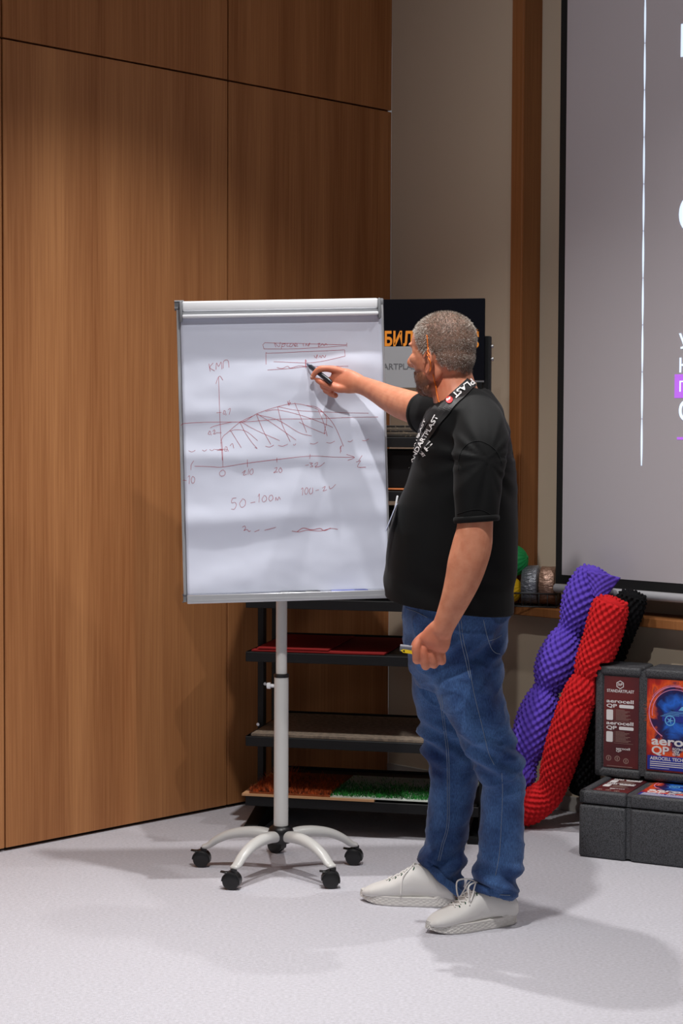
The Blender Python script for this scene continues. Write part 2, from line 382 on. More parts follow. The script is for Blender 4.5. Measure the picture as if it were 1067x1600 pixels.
# red drawing: pixel polylines laid on the paper
def bp(px, py):
    q = onplane(MB, px, py)
    x, y = q.x, q.y; return Vector((x, y, wave(x, y) + .0005))
def C1(x, y): return (270 + x / 3.0486, 450 + y / 3.0486)
def C2(x, y): return (270 + x / 3.0486, 690 + y / 3.0486)
STR = []
def st(c, *pts, w=.0009): STR.append(([c(*p) for p in pts], w))
def sharp(c, *pts, w=.0009):
    for a, b in zip(pts[:-1], pts[1:]): st(c, a, ((a[0] + b[0]) / 2, (a[1] + b[1]) / 2 + .6), b, w=w)
sharp(C1, (430, 270), (437, 262), (600, 265), (828, 272)); sharp(C1, (428, 270), (434, 291), (600, 290), (825, 276)); st(C1, (828, 262), (828, 282))
sharp(C1, (444, 366), (443, 308), (450, 312), (600, 305), (817, 296), (819, 326)); st(C1, (819, 326), (760, 340), (700, 352), (632, 358), (480, 352)); st(C1, (450, 392), (560, 385), (640, 376), (834, 374))
st(C1, (495, 380), (520, 385), (545, 374), (560, 383), (600, 372), (640, 376)); st(C1, (632, 340), (633, 385), (630, 345), (637, 352))
# handwriting blocks
st(C1, (490, 283), (484, 262), (505, 281), (512, 258)); st(C1, (520, 268), (516, 290)); st(C1, (520, 270), (535, 266), (530, 278), (518, 280)); st(C1, (545, 264), (543, 278), (552, 278)); st(C1, (562, 266), (554, 278), (566, 280), (574, 268), (580, 276), (592, 270), (584, 264), (580, 278), (596, 278)); st(C1, (620, 264), (622, 278)); st(C1, (632, 278), (634, 266), (642, 276), (652, 262), (645, 280))
st(C1, (688, 268), (700, 264), (692, 280), (704, 276), (712, 266), (720, 276), (728, 266), (735, 274))
st(C1, (672, 322), (680, 334), (688, 318), (684, 338)); st(C1, (694, 334), (700, 324), (706, 334), (712, 322), (722, 332), (728, 320))
st(C1, (172, 362), (178, 398)); st(C1, (192, 358), (176, 380), (200, 396)); st(C1, (206, 390), (208, 358), (218, 374), (230, 354), (234, 388)); st(C1, (240, 384), (242, 350), (262, 346), (268, 380))
st(C1, (236, 823), (228, 700), (222, 560), (218, 425)); st(C1, (205, 458), (216, 428), (226, 422), (238, 440))
st(C1, (208, 596), (232, 594)); st(C1, (244, 586), (240, 600), (248, 602), (250, 588), (242, 585)); st(C1, (254, 600), (252, 608)); st(C1, (262, 582), (274, 576), (268, 604))
st(C1, (205, 690), (232, 690)); st(C1, (174, 684), (168, 696), (178, 698), (180, 686), (172, 682)); st(C1, (184, 696), (183, 703)); st(C1, (190, 684), (198, 676), (200, 686), (194, 696), (206, 694))
st(C1, (200, 770), (240, 772), (210, 775)); st(C1, (250, 758), (246, 776), (258, 776), (258, 760), (250, 756)); st(C1, (264, 772), (263, 780)); st(C1, (272, 752), (284, 742), (290, 764))
st(C1, (38, 656), (60, 646), (180, 640), (350, 638), (500, 626), (660, 625), (850, 618), (975, 616))
st(C1, (178, 668), (200, 658), (280, 640), (340, 636), (400, 600), (500, 566), (575, 552), (640, 562), (700, 585), (740, 620), (775, 670), (812, 755))
st(C1, (228, 740), (238, 710), (262, 688), (320, 640), (390, 606)); st(C1, (270, 684), (300, 676), (350, 684), (404, 728)); st(C1, (278, 684), (300, 720), (326, 762)); st(C1, (320, 640), (345, 690), (375, 735), (400, 764), (390, 760))
st(C1, (320, 636), (400, 680), (508, 728)); st(C1, (398, 604), (430, 680), (466, 746)); st(C1, (400, 600), (480, 650), (586, 726)); st(C1, (498, 566), (520, 650), (558, 732)); st(C1, (400, 604), (500, 630), (600, 690), (660, 706))
st(C1, (440, 588), (500, 582), (600, 605), (700, 640), (760, 665)); st(C1, (500, 566), (600, 585), (780, 594), (930, 598)); st(C1, (580, 548), (605, 610), (636, 690)); st(C1, (600, 640), (660, 670), (724, 696)); st(C1, (692, 582), (715, 640), (734, 706)); st(C1, (636, 560), (690, 572), (730, 620), (720, 690), (726, 690))
st(C1, (545, 540), (552, 560), (560, 546), (550, 552), (556, 535))
for a, b in ((75, 107), (140, 162), (175, 198), (440, 480), (500, 546), (572, 585), (652, 690), (730, 770), (832, 856), (900, 932)): st(C1, (a, 776 - (a - 75) * .06), ((a + b) / 2, 782 - (a - 75) * .065), (b, 776 - (b - 75) * .066))
st(C1, (800, 780), (796, 760), (806, 752)) ; st(C1, (222, 768), (262, 770)); st(C1, (900, 798), (884, 823))
st(C2, (234, 0), (237, 60), (238, 122)); st(C2, (104, 118), (180, 120), (236, 122), (350, 104), (495, 86), (650, 70), (760, 74), (862, 76)); st(C2, (100, 92), (88, 112), (86, 136)); st(C2, (354, 86), (355, 122)); st(C2, (495, 78), (495, 100)); st(C2, (653, 62), (651, 82)); st(C2, (826, 62), (864, 76), (832, 90)); st(C2, (800, 20), (796, 56))
st(C2, (48, 184), (66, 186)); st(C2, (72, 170), (80, 164), (78, 202)); st(C2, (94, 166), (88, 180), (92, 198), (102, 194), (104, 174), (94, 165))
st(C2, (232, 138), (222, 150), (228, 164), (244, 162), (250, 148), (240, 136), (230, 140)); st(C2, (330, 150), (345, 138), (336, 160), (352, 156)); st(C2, (362, 130), (358, 158)); st(C2, (374, 132), (366, 146), (372, 158), (382, 148), (380, 132), (374, 131))
st(C2, (484, 128), (496, 124), (490, 140), (480, 148), (500, 144)); st(C2, (512, 124), (504, 138), (512, 148), (520, 138), (512, 124)); st(C2, (630, 114), (646, 112)); st(C2, (650, 102), (664, 104), (656, 110), (666, 118), (652, 122)); st(C2, (674, 108), (688, 100), (686, 112), (676, 122), (700, 118), (722, 100))
st(C2, (872, 98), (892, 92), (884, 106), (880, 122), (918, 122), (890, 124))
st(C2, (302, 268), (284, 272), (280, 292), (296, 290), (302, 304), (292, 322), (278, 322)); st(C2, (330, 276), (318, 296), (328, 314), (344, 302), (344, 280), (330, 272)); st(C2, (370, 292), (392, 288)); st(C2, (406, 262), (412, 250), (410, 290)); st(C2, (432, 260), (424, 276), (432, 288), (446, 276), (442, 260), (432, 258)); st(C2, (462, 258), (456, 272), (464, 284), (476, 272), (472, 256), (460, 258)); st(C2, (488, 282), (490, 266), (498, 280), (504, 264), (512, 276))
st(C2, (610, 228), (618, 222), (616, 256)); st(C2, (634, 220), (626, 236), (632, 252), (642, 240), (640, 222), (632, 220)); st(C2, (656, 220), (648, 232), (652, 250), (664, 242), (664, 220)); st(C2, (678, 234), (694, 230)); st(C2, (710, 222), (724, 214), (720, 226), (714, 236), (732, 230)); st(C2, (742, 212), (746, 224), (756, 222), (774, 204))
st(C2, (330, 408), (342, 402), (346, 412), (338, 424), (352, 418), (362, 428), (370, 424)); st(C2, (388, 430), (412, 420)); st(C2, (436, 422), (462, 416), (490, 408))
st(C2, (566, 426), (600, 430), (640, 422), (700, 426), (750, 414), (785, 418), w=.0010); st(C2, (590, 430), (620, 412), (660, 420), (700, 414), (720, 424), (750, 412), w=.0013)
bm = NB()
def ribbon_flat(bm, pts, wd):
    vs = []
    for i, p in enumerate(pts):
        t = (pts[min(i + 1, len(pts) - 1)] - pts[max(i - 1, 0)]); t.z = 0
        t = t.normalized() if t.length > 1e-9 else Vector((1, 0, 0)); nn = Vector((-t.y, t.x, 0))
        vs.append((bm.verts.new(MB @ (p + nn * wd)), bm.verts.new(MB @ (p - nn * wd))))
    for a, b in zip(vs[:-1], vs[1:]): bm.faces.new((a[0], a[1], b[1], b[0]))
for pts, wd in STR:
    q = [(Vector((x, y, 0)), 0) for x, y in pts]; q = cr(q, 6) if len(q) > 2 else [(q[0][0].lerp(q[1][0], t / 8), 0) for t in range(9)]
    L = [bp(p[0].x, p[0].y) for p in q if True]; ribbon_flat(bm, L, wd * .66)
obj('red_drawing', bm, M_RED, paper, label='thin red marker graph and handwriting')
# pole, collar, bracket
zc = FL(443, 1055).z; zj = W(443, 1056, 5.945).z; zh = W(443, 1291, 5.945).z
pb = MB @ Vector((0, 0, -.02))
bm = NB(); tubes(bm, [(Vector((hub.x, hub.y, zj - .03)), .0185), (Vector((hub.x, hub.y, 1.55)), .0185)], 28); obj('upper_pole', bm, M_POLE, fc, autosmooth=40)
bm = NB(); tubes(bm, [(Vector((hub.x, hub.y, zh - .01)), .0245), (Vector((hub.x, hub.y, zj)), .0240)], 28); obj('lower_pole', bm, M_POLE, fc, autosmooth=40)
bm = NB(); tubes(bm, [(Vector((hub.x, hub.y, zj - .004)), .0255), (Vector((hub.x, hub.y, zj + .006)), .0255), (Vector((hub.x, hub.y, zj + .008)), .021)], 28); obj('collar', bm, M_CAST, fc, autosmooth=40, label='black collar ring on the pole')
bm = NB(); kp = Vector((hub.x, hub.y, zj - .035)); tubes(bm, [(kp + Vector((-.02, .01, 0)), .006), (kp + Vector((-.036, .012, 0)), .006), (kp + Vector((-.037, .012, 0)), .011), (kp + Vector((-.048, .014, 0)), .010)], 16); obj('height_knob', bm, M_WHITE, fc, autosmooth=40, label='small white height knob')
bm = NB(); box(bm, hub.x - .05, hub.x + .05, pb.y - .005, hub.y + .02, 1.36, 1.46, None, .005); obj('bracket', bm, M_GREYPL, fc)
bm = NB(); tubes(bm, cr([(Vector((hub.x, hub.y, zh + .004)), .030), (Vector((hub.x, hub.y, zh - .008)), .040), (Vector((hub.x, hub.y, zh - .03)), .044), (Vector((hub.x, hub.y, zh - .055)), .030)], 4), 32); obj('hub', bm, M_CAST, fc, autosmooth=50, label='black plastic hub')
for k in range(5):
    a = math.radians(-122 + 72 * k); d = Vector((math.cos(a), math.sin(a), 0)); up = Vector((0, 0, 1)); side = d.cross(up)
    bm = NB(); z0 = zh - .025; R = .272
    pr = [(.028, z0 - .006, .018, .020), (.07, z0 + .000, .0195, .023), (.12, z0 - .001, .0185, .022), (.175, z0 - .011, .016, .0205), (.222, z0 - .032, .0135, .019), (.253, z0 - .054, .011, .0175), (R - .002, .070, .008, .016)]
    limb(bm, [(hub + d * r + up * z, ra, rb) for r, z, ra, rb in pr], 5, 20, hint=up)
    leg = obj('leg', bm, M_POLE, fc, smooth=True)
    cp = hub + d * R; ta = [2.95, 3.2, 3.0, 2.6, 3.05][k]; th = Vector((math.cos(ta), math.sin(ta), 0)); ax = th.cross(up)
    cs = bpy.data.objects.new('caster', None); COL.objects.link(cs); cs.location = cp; cs.parent = fc; cs.matrix_parent_inverse = PW(fc).inverted()
    wc = cp + th * .007 + up * .0278
    for s in (-1, 1):
        bm = NB(); tubes(bm, [(wc + ax * s * .0045, .024), (wc + ax * s * .005, .0275), (wc + ax * s * .016, .0275), (wc + ax * s * .0185, .024), (wc + ax * s * .0188, .008)], 28)
        obj('wheel', bm, M_CAST, cs, autosmooth=40)
    bm = NB(); ring = []
    for j in range(13):
        an = math.radians(-20 + 200 * j / 12); ring.append((wc + th * .031 * -math.cos(an) + up * .031 * math.sin(an), .0022, .017))
    tubes(bm, ring, 10, True, hint=None) if False else None
    prev = None
    for pnt, _, hw in ring:
        rad = (pnt - wc).normalized(); cur = [bm.verts.new(pnt + ax * hw), bm.verts.new(pnt - ax * hw), bm.verts.new(pnt - ax * hw - rad * .003), bm.verts.new(pnt + ax * hw - rad * .003)]
        if prev:
            for q_ in range(4): bm.faces.new((prev[q_], prev[(q_ + 1) % 4], cur[(q_ + 1) % 4], cur[q_]))
        else: bm.faces.new(cur[::-1])
        prev = cur
    bm.faces.new(prev); obj('hood', bm, M_CAST, cs, autosmooth=50)
    bm = NB(); tubes(bm, [(cp + up * .045, .011), (cp + up * .066, .011), (cp + up * .068, .006), (cp + up * .072, .0055)], 16); obj('stem', bm, M_CAST, cs, autosmooth=40)
    bm = NB(); bpz = wc + th * .022 + up * .026; tubes(bm, [(wc + up * .027, .003, .012), (bpz, .003, .012), (bpz + th * .014 + up * .002, .0028, .010)], 10, True, hint=up); obj('brake_tab', bm, M_CAST, cs, smooth=True)
# markers in the tray
for name, lab, px0, px1, c in (('marker', 'black marker lying left in the flip chart pen tray', 437, 500, (18, 24, 34)), ('marker', 'blue capped marker lying in the pen tray behind the man', 516, 574, (60, 70, 130))):
    q0, q1 = onplane(MB, px0, 926), onplane(MB, px1, 924); yy = ty0 + .0185; zz = .031
    t = empty(name, MB @ Vector((q0.x, yy, zz)), lab, 'marker', 'markers in the pen tray')
    L = q1.x - q0.x
    bm = NB(); tubes(bm, [(MB @ Vector((q0.x + a * L, yy, zz)), r) for a, r in ((.0, .006), (.01, .0075), (.62, .0078), (.63, .0072))], 14); obj('barrel', bm, mat('marker_barrel_%d' % c[2], tuple(min(255, v + 40) for v in c), .35), t, autosmooth=40)
    bm = NB(); tubes(bm, [(MB @ Vector((q0.x + a * L, yy, zz)), r) for a, r in ((.63, .0081), (.9, .0078), (.99, .006), (1, .004))], 14); obj('cap', bm, mat('marker_cap_%d' % c[2], c, .3), t, autosmooth=40)

# ------------------------------------------------------------------ display rack behind the flip chart
rA = FL(383, 1300); rB = FL(745, 1320); rx = (rB - rA); rx.z = 0; RL = rx.length; rx.normalize(); ry = Vector((-rx.y, rx.x, 0))
MR = frame(rA, rx, ry)     # local x along the front, y towards the corner, z up
rack = empty('display_rack', rA, 'black metal display rack with sloping feet standing behind the flip chart', 'rack')
RD = .56
def rz(px, py, ly=0.0):
    """rack-local point on plane y=ly"""
    Mf = frame(MR @ Vector((0, ly, 0)), rx, (0, 0, 1)); q = onplane(Mf, px, py); return q.x, q.y
shelves = []
x0 = rz(384, 1015)[0]
for (pxl, py) in ((384, 1243), (384, 1150), (384, 1018)):
    shelves.append(rz(pxl, py)[1])
zs = shelves + [.865, 1.262, 1.455]
XR = RL + .005
for z in zs:
    bm = NB(); box(bm, x0, XR, 0, RD, z - .008, z, MR); box(bm, x0, XR, -.004, .012, z - .036, z, MR, .002, 1); box(bm, x0, XR, RD - .012, RD, z - .03, z + .010, MR, .002, 1)
    for xx in (x0, XR - .012): box(bm, xx, xx + .012, 0, RD, z - .03, z, MR, .002, 1)
    obj('shelf', bm, M_BLACK, rack)
for px, ly in ((409.5, .2), (431, .42)):
    xx, _ = rz(px, 1000, ly)
    bm = NB(); box(bm, xx - .012, xx + .012, ly - .02, ly + .02, .05, 1.30, MR, .002, 1); obj('post', bm, M_BLACK, rack)
for px, ly, zt in ((761, .05, 1.815), (752, .42, 1.82)):
    xx, zz = rz(px, 530, ly); bm = NB(); box(bm, xx - .014, xx + .014, ly - .02, ly + .02, .05, zt, MR, .002, 1); obj('post', bm, M_BLACK, rack)
for py in (541, 561):
    xx, zz = rz(767, py, .05); bm = NB(); tubes(bm, [(MR @ Vector((xx - .004, .05, zz)), .004), (MR @ Vector((xx + .004, .05, zz)), .004), (MR @ Vector((xx + .004, .05, zz)), .008), (MR @ Vector((xx + .009, .05, zz)), .006)], 10); obj('bolt', bm, M_CHROME, rack, autosmooth=40)
for py, px in ((1263, 408), (1130, 406), (1067, 417)):
    xx, zz = rz(px, py, .2); bm = NB(); tubes(bm, [(MR @ Vector((xx, .18, zz)), .007), (MR @ Vector((xx, .172, zz)), .006)], 10); obj('bolt', bm, M_CHROME, rack, autosmooth=40)
for xx in (0.02, RL - .01):
    bm = NB(); 
    pts = [(0, .0), (0, .022), (.2, .075), (.5, .085), (.5, 0)]
    a = [bm.verts.new(MR @ Vector((xx - .025, y, z))) for y, z in pts]; b = [bm.verts.new(MR @ Vector((xx + .025, y, z))) for y, z in pts]
    bm.faces.new(a); bm.faces.new(b[::-1])
    for k in range(5): bm.faces.new((a[k], a[(k + 1) % 5], b[(k + 1) % 5], b[k]))
    obj('foot', bm, M_BLACK, rack)
# goods on the shelves
def rthing(name, lab, cat, x0, x1, y0, y1, z0, z1, m, part=None, bev=.002, group=None):
    bm = NB(); box(bm, x0, x1, y0, y1, z0, z1, MR, bev, 2)
    return tag(obj(name, bm, m), lab, cat, group)
s1, s2, s3 = zs[2], zs[1], zs[0]
# red sheets
def sheet(name, lab, cat, x0, x1, y0, y1, z, t, m, wob=.002, group=None, seed=1):
    bm = NB(); nx, ny = 40, 16; T = []; Bt = []
    for j in range(ny + 1):
        a, b = [], []
        for i in range(nx + 1):
            x = x0 + (x1 - x0) * i / nx; y = y0 + (y1 - y0) * j / ny; h = wob * (1 + noise.noise(Vector((x * 7, y * 7, seed))))
            a.append(bm.verts.new(MR @ Vector((x, y, z + h + t)))); b.append(bm.verts.new(MR @ Vector((x, y, z + h * .8))))
        T.append(a); Bt.append(b)
    for j in range(ny):
        for i in range(nx):
            bm.faces.new((T[j][i], T[j][i + 1], T[j + 1][i + 1], T[j + 1][i])); bm.faces.new((Bt[j][i], Bt[j + 1][i], Bt[j + 1][i + 1], Bt[j][i + 1]))
    for i in range(nx): bm.faces.new((T[0][i], Bt[0][i], Bt[0][i + 1], T[0][i + 1])); bm.faces.new((T[ny][i + 1], Bt[ny][i + 1], Bt[ny][i], T[ny][i]))
    for j in range(ny): bm.faces.new((T[j + 1][0], Bt[j + 1][0], Bt[j][0], T[j][0])); bm.faces.new((T[j][nx], Bt[j][nx], Bt[j + 1][nx], T[j + 1][nx]))
    return tag(obj(name, bm, m, autosmooth=40), lab, cat, group)
xe1 = rz(600, 1020)[0]; M_REDM = mat('red_felt', (150, 44, 44), .9, spec=.1)
sheet('foam_sheet', 'dull red foam sheet lying lowest on the third shelf from the floor', 'sheet', x0 + .02, xe1, .006, .5, s1 + .0005, .005, M_REDM, .0018, 'foam sheets on the rack', 2)
sheet('foam_sheet', 'shorter dull red foam sheet lying on top of the other red sheet', 'sheet', x0 + .04, rz(512, 1012)[0], .012, .46, s1 + .0095, .004, M_REDM, .0012, 'foam sheets on the rack', 5)
sheet('foam_sheet', 'grey sheet with a pale front edge on the second shelf from the floor', 'sheet', x0 + .02, XR - .03, .004, .5, s2 + .0005, .009, mat('grey_brown_felt', (112, 100, 88), .85, noise_=(60, (140, 126, 110), (1, 1, 1), .4, .6)), .0006, 'foam sheets on the rack', 8)
bd = sheet('wooden_board', 'thin pale board under the orange mat on the lowest shelf', 'board', x0 - .012, rz(585, 1245)[0], -.008, .42, s3 + .0005, .008, mat('pale_ply', (206, 160, 116), .7), .0003)
def shag(name, lab, xa, xb, z, c, c2, hmax, n, hfun):
    t = empty(name, MR @ Vector((xa, 0, z)), lab, 'mat')
    bm = NB(); box(bm, xa, xb, .0, .40, z, z + .006, MR); obj('backing', bm, mat(name + c2[0], c2[1], .9), t)
    V = []; Fc = []
    for k in range(n):
        x = random.uniform(xa, xb); y = abs(random.gauss(0, .12)) % .4; h = hfun((x - xa) / (xb - xa), y) * random.uniform(.5, 1); w_ = .0016
        dx, dy = random.gauss(0, .3) * h, random.gauss(-.1, .3) * h; b = len(V); an = random.uniform(0, PI)
        V += [MR @ Vector((x - w_ * math.cos(an), y - w_ * math.sin(an), z + .005)), MR @ Vector((x + w_ * math.cos(an), y + w_ * math.sin(an), z + .005)), MR @ Vector((x + dx, y + dy, z + .005 + h))]; Fc.append((b, b + 1, b + 2))
    me = bpy.data.meshes.new('pile'); me.from_pydata(V, [], Fc); o = link('pile', me, mat(name + '_pile', c, .8, noise_=(60, tuple(int(v * .5) for v in c), (1, 1, 1), .4, .6)), t, False); o['kind'] = 'stuff'
    return t
xo = rz(515, 1245)[0]
shag('shaggy_mat', 'orange shaggy mat with upright fibres on the lowest shelf', x0 + .014, xo, s3 + .0095, (205, 92, 30), ('_o', (150, 80, 40)), .05, 5000, lambda u, y: .012 + .05 * math.exp(-((u - .25) / .16) ** 2) * min(1, y * 6 + .2) + .015 * random.random())
xg0 = rz(570, 1245)[0]
shag('grass_mat', 'green artificial grass mat with a pale glittering edge on the lowest shelf', xo + .002, XR - .05, s3 + .009, (34, 150, 52), ('_g', (214, 224, 214)), .03, 5000, lambda u, y: .010 + .012 * random.random())
# upper goods glimpsed between the board and the man
xl, xr_ = rz(540, 650)[0], rz(720, 650)[0]
z6 = zs[5]
for k in range(5):
    rthing('sample_sheet', 'dark foil-edged sample sheet in the stack on the top shelf', 'sheet', xl + .01 * (k % 2), xr_ - .02 * (k % 3), .02, .37, z6 + .001 + k * .0085, z6 + .0085 + k * .0085, mat('sample_dark_%d' % (k % 2), ((40, 38, 36), (92, 84, 74))[k % 2], .35, noise_=(120, (150, 135, 110), (1, 1, 1), .58, .75)), bev=.001, group='sample sheets stacked on the top shelf')
rthing('dark_carton', 'dark carton standing on the upper shelf behind the man', 'box', xl, xr_, .03, .36, zs[4] + .012, zs[4] + .148, mat('carton_dark', (10, 10, 12), .7, spec=.2))
rthing('orange_strip', 'thin orange and white strip lying in front of the dark carton', 'strip', xl, xr_, .001, .028, zs[4] + .004, zs[4] + .010, mat('strip_orange', (196, 112, 56), .6))
rthing('dark_carton', 'dark carton on the shelf at the height of the board foot', 'box', xl, xr_, .03, .4, zs[3] + .001, zs[3] + .33, mat('carton_dark', (10, 10, 12), .7, spec=.2))
# header sign
Mh = frame(MR @ Vector((0, .006, 0)), rx, (0, 0, 1))
def hp(px, py): q = onplane(Mh, px, py); return q.x, q.y
hx1, hy1 = hp(757, 466); hx0, _ = hp(520, 470); _, hy0 = hp(745, 594)
sgn = empty('header_sign', Mh @ Vector((hx0, hy0, 0)), 'dark navy header sign with orange lettering behind the man\'s head', 'sign')
bm = NB(); plate(bm, Mh, hx0, hx1, hy0, hy1, -.02, 0, .001); obj('panel', bm, mat('navy_panel', (6, 7, 15), .8, spec=.08), sgn)
M_OR = mat('orange_print', (226, 138, 34), .6)
lx, ly0 = hp(601, 541); _, ly1 = hp(601, 517)
th = ly1 - ly0
hxe, _ = hp(727, 541)
def stext(body, px, pyb, pyt, pxr, rot=0):
    x, y = hp(px, pyb); _, y2 = hp(px, pyt); x2, _ = hp(pxr, pyb); me = font_mesh(body, 1, 'LEFT', .0003, .035)
    if rot: me.transform(Matrix.Rotation(rot, 4, 'Z'))
    co = get_co(me); mn, mx_ = co.min(0), co.max(0)
    me.transform(Mh @ Matrix.Translation((x, y, .0006)) @ Matrix.Diagonal(((x2 - x) / (mx_[0] - mn[0]), (y2 - y) / (mx_[1] - mn[1]), 1, 1)) @ Matrix.Translation((-mn[0], -mn[1], 0)))
    return link('lettering', me, M_OR, sgn, False)
stext('БИ', 601, 541, 517, 628); stext('Л', 630, 541, 517, 645); stext('Ь', 716, 528, 509, 728); stext('Я', 735, 527, 515, 748, PI / 2); stext('С', 735, 544, 533, 748, PI / 2)
for px in (601,):
    pass
gx0, gy0 = hp(520, 606); gx1, gy1 = hp(722, 541)
bm = NB(); plate(bm, Mh, gx0, gx1, gy0, gy1, .001, .006, .0008); plate(bm, Mh, gx1 - .02, hx1 - .002, gy0 + .02, hy0 + .0, -.018, -.004)
gp = obj('grey_panel', bm, mat('grey_panel', (150, 152, 156), .6), sgn, label='light grey lower panel')
x, y = hp(557, 577.5); me = font_mesh('STANDARTPLAST', .022, 'LEFT', .0003, .0003); co = get_co(me); s_ = (hp(658, 578)[0] - x) / co[:, 0].max()
me.transform(Mh @ Matrix.Translation((x, y, .0062)) @ Matrix.Diagonal((s_, s_, 1, 1))); link('lettering', me, mat('grey_print', (92, 94, 98), .6), gp, False)

# ------------------------------------------------------------------ foam boxes
b0 = FL(903, 1338); b1 = FL(1067, 1357); bx = (b1 - b0).normalized(); by = Vector((-bx.y, bx.x, 0))
M1 = frame(b0, bx, by)
M_EPP = mat('black_foam', (78, 80, 84), .62, spec=.5, noise_=(330, (34, 35, 38), (1, 1, 1), .42, .62), bump=(260, .45, (1, 1, 1), .002))
Mf1 = frame(b0, bx, (0, 0, 1))
BHt = onplane(Mf1, 906, 1234).y; gx = onplane(Mf1, 980, 1330).x; LIDZ = onplane(Mf1, 905, 1255).y
BXW, BXD = .545, .40; GX2 = BXW - .085
def foam_box(name, lab, M, H, LIDZ=LIDZ):
    """M: local x along front, y depth, z up; lid on top"""
    t = empty(name, M.translation, lab, 'box', 'black foam boxes')
    bm = NB()
    segs = [(0, gx - .007), (gx + .007, GX2 - .007), (GX2 + .007, BXW)]
    lid_h = H - LIDZ
    for a, b in segs: box(bm, a, b, 0, BXD, 0, LIDZ - .0015, M, .012, 3)
    box(bm, .012, BXW - .012, .010, BXD - .01, .008, LIDZ - .003, M)
    obj('body', bm, M_EPP, t, autosmooth=50)
    bm = NB()
    for n_, (a, b) in enumerate(segs):
        # lid segment: rim around a shallow label recess
        ox, oy = .030, .032
        la = a + (ox if n_ == 0 else .008); lb = b - (ox if n_ == 2 else .008)
        box(bm, a, b, 0, oy, LIDZ + .0015, H, M, .010, 3); box(bm, a, b, BXD - oy, BXD, LIDZ + .0015, H, M, .010, 3)
        if n_ == 0: box(bm, a, la, 0, BXD, LIDZ + .0015, H, M, .010, 3)
        if n_ == 2: box(bm, lb, b, 0, BXD, LIDZ + .0015, H, M, .010, 3)
    box(bm, .01, BXW - .01, .012, BXD - .012, LIDZ + .0015, H - .008, M)
    obj('lid', bm, M_EPP, t, autosmooth=50)
    return t, segs
def art_mat():
    m = bpy.data.materials.new('label_art'); m.use_nodes = True; nt = m.node_tree; b = nt.nodes['Principled BSDF']; L = nt.links
    tc = nt.nodes.new('ShaderNodeTexCoord'); n = nt.nodes.new('ShaderNodeTexNoise'); n.inputs['Scale'].default_value = 16; n.inputs['Detail'].default_value = 6; n.inputs['Distortion'].default_value = 1.2
    L.new(tc.outputs['UV'], n.inputs['Vector']); sep = nt.nodes.new('ShaderNodeSeparateXYZ'); L.new(tc.outputs['UV'], sep.inputs[0])
    n.inputs['Scale'].default_value = 5
    # radial distance to the art centre
    vm = nt.nodes.new('ShaderNodeVectorMath'); vm.operation = 'DISTANCE'; vm.inputs[1].default_value = (.62, .60, 0); L.new(tc.outputs['UV'], vm.inputs[0])
    ad = nt.nodes.new('ShaderNodeMath'); ad.operation = 'MULTIPLY_ADD'; ad.inputs[1].default_value = .42; L.new(n.outputs[0], ad.inputs[0]); L.new(vm.outputs[1], ad.inputs[2])
    r = nt.nodes.new('ShaderNodeValToRGB'); cr_ = r.color_ramp
    stops = [(.22, (16, 22, 80)), (.36, (40, 110, 220)), (.46, (20, 30, 90)), (.55, (60, 20, 70)), (.62, (236, 90, 30)), (.70, (190, 40, 26)), (.80, (110, 26, 26)), (.95, (74, 20, 24))]
    while len(cr_.elements) < len(stops): cr_.elements.new(.5)
    for e, (p, c) in zip(cr_.elements, stops): e.position = p; e.color = (*lin(c), 1)
    L.new(ad.outputs[0], r.inputs[0]); L.new(r.outputs[0], b.inputs['Base Color']); b.inputs['Roughness'].default_value = .35
    return m
M_ART = art_mat()
M_MAROON = mat('label_maroon', (104, 34, 34), .4, noise_=(7, (70, 24, 30), (1, 1, 1), .35, .7)); M_PRW = mat('print_white', (226, 224, 224), .6); M_PRG = mat('print_dim', (150, 120, 112), .6)
M_BLU = mat('print_blue', (36, 50, 150), .5); M_GLOW = mat('print_cyan', (110, 190, 240), .5); M_PINK = mat('print_pink', (232, 150, 190), .5); M_ORG = mat('print_orange', (240, 104, 36), .5)
def uvplane(name, M, x0, x1, y0, y1, z, m, parent, u0, u1):
    bm = NB(); uvl = bm.loops.layers.uv.new('UVMap'); vs = [bm.verts.new(M @ Vector((x, y, zz))) for zz in (z - .002, z) for x, y in ((x0, y0), (x1, y0), (x1, y1), (x0, y1))]
    for f in ((3, 2, 1, 0), (4, 5, 6, 7), (0, 1, 5, 4), (1, 2, 6, 5), (2, 3, 7, 6), (3, 0, 4, 7)):
        fc_ = bm.faces.new([vs[i] for i in f])
        for lp, i in zip(fc_.loops, f):
            j = i % 4; lp[uvl].uv = ((u0, u1)[j in (1, 2)], (0, 1)[j in (2, 3)])
    return obj(name, bm, m, parent)
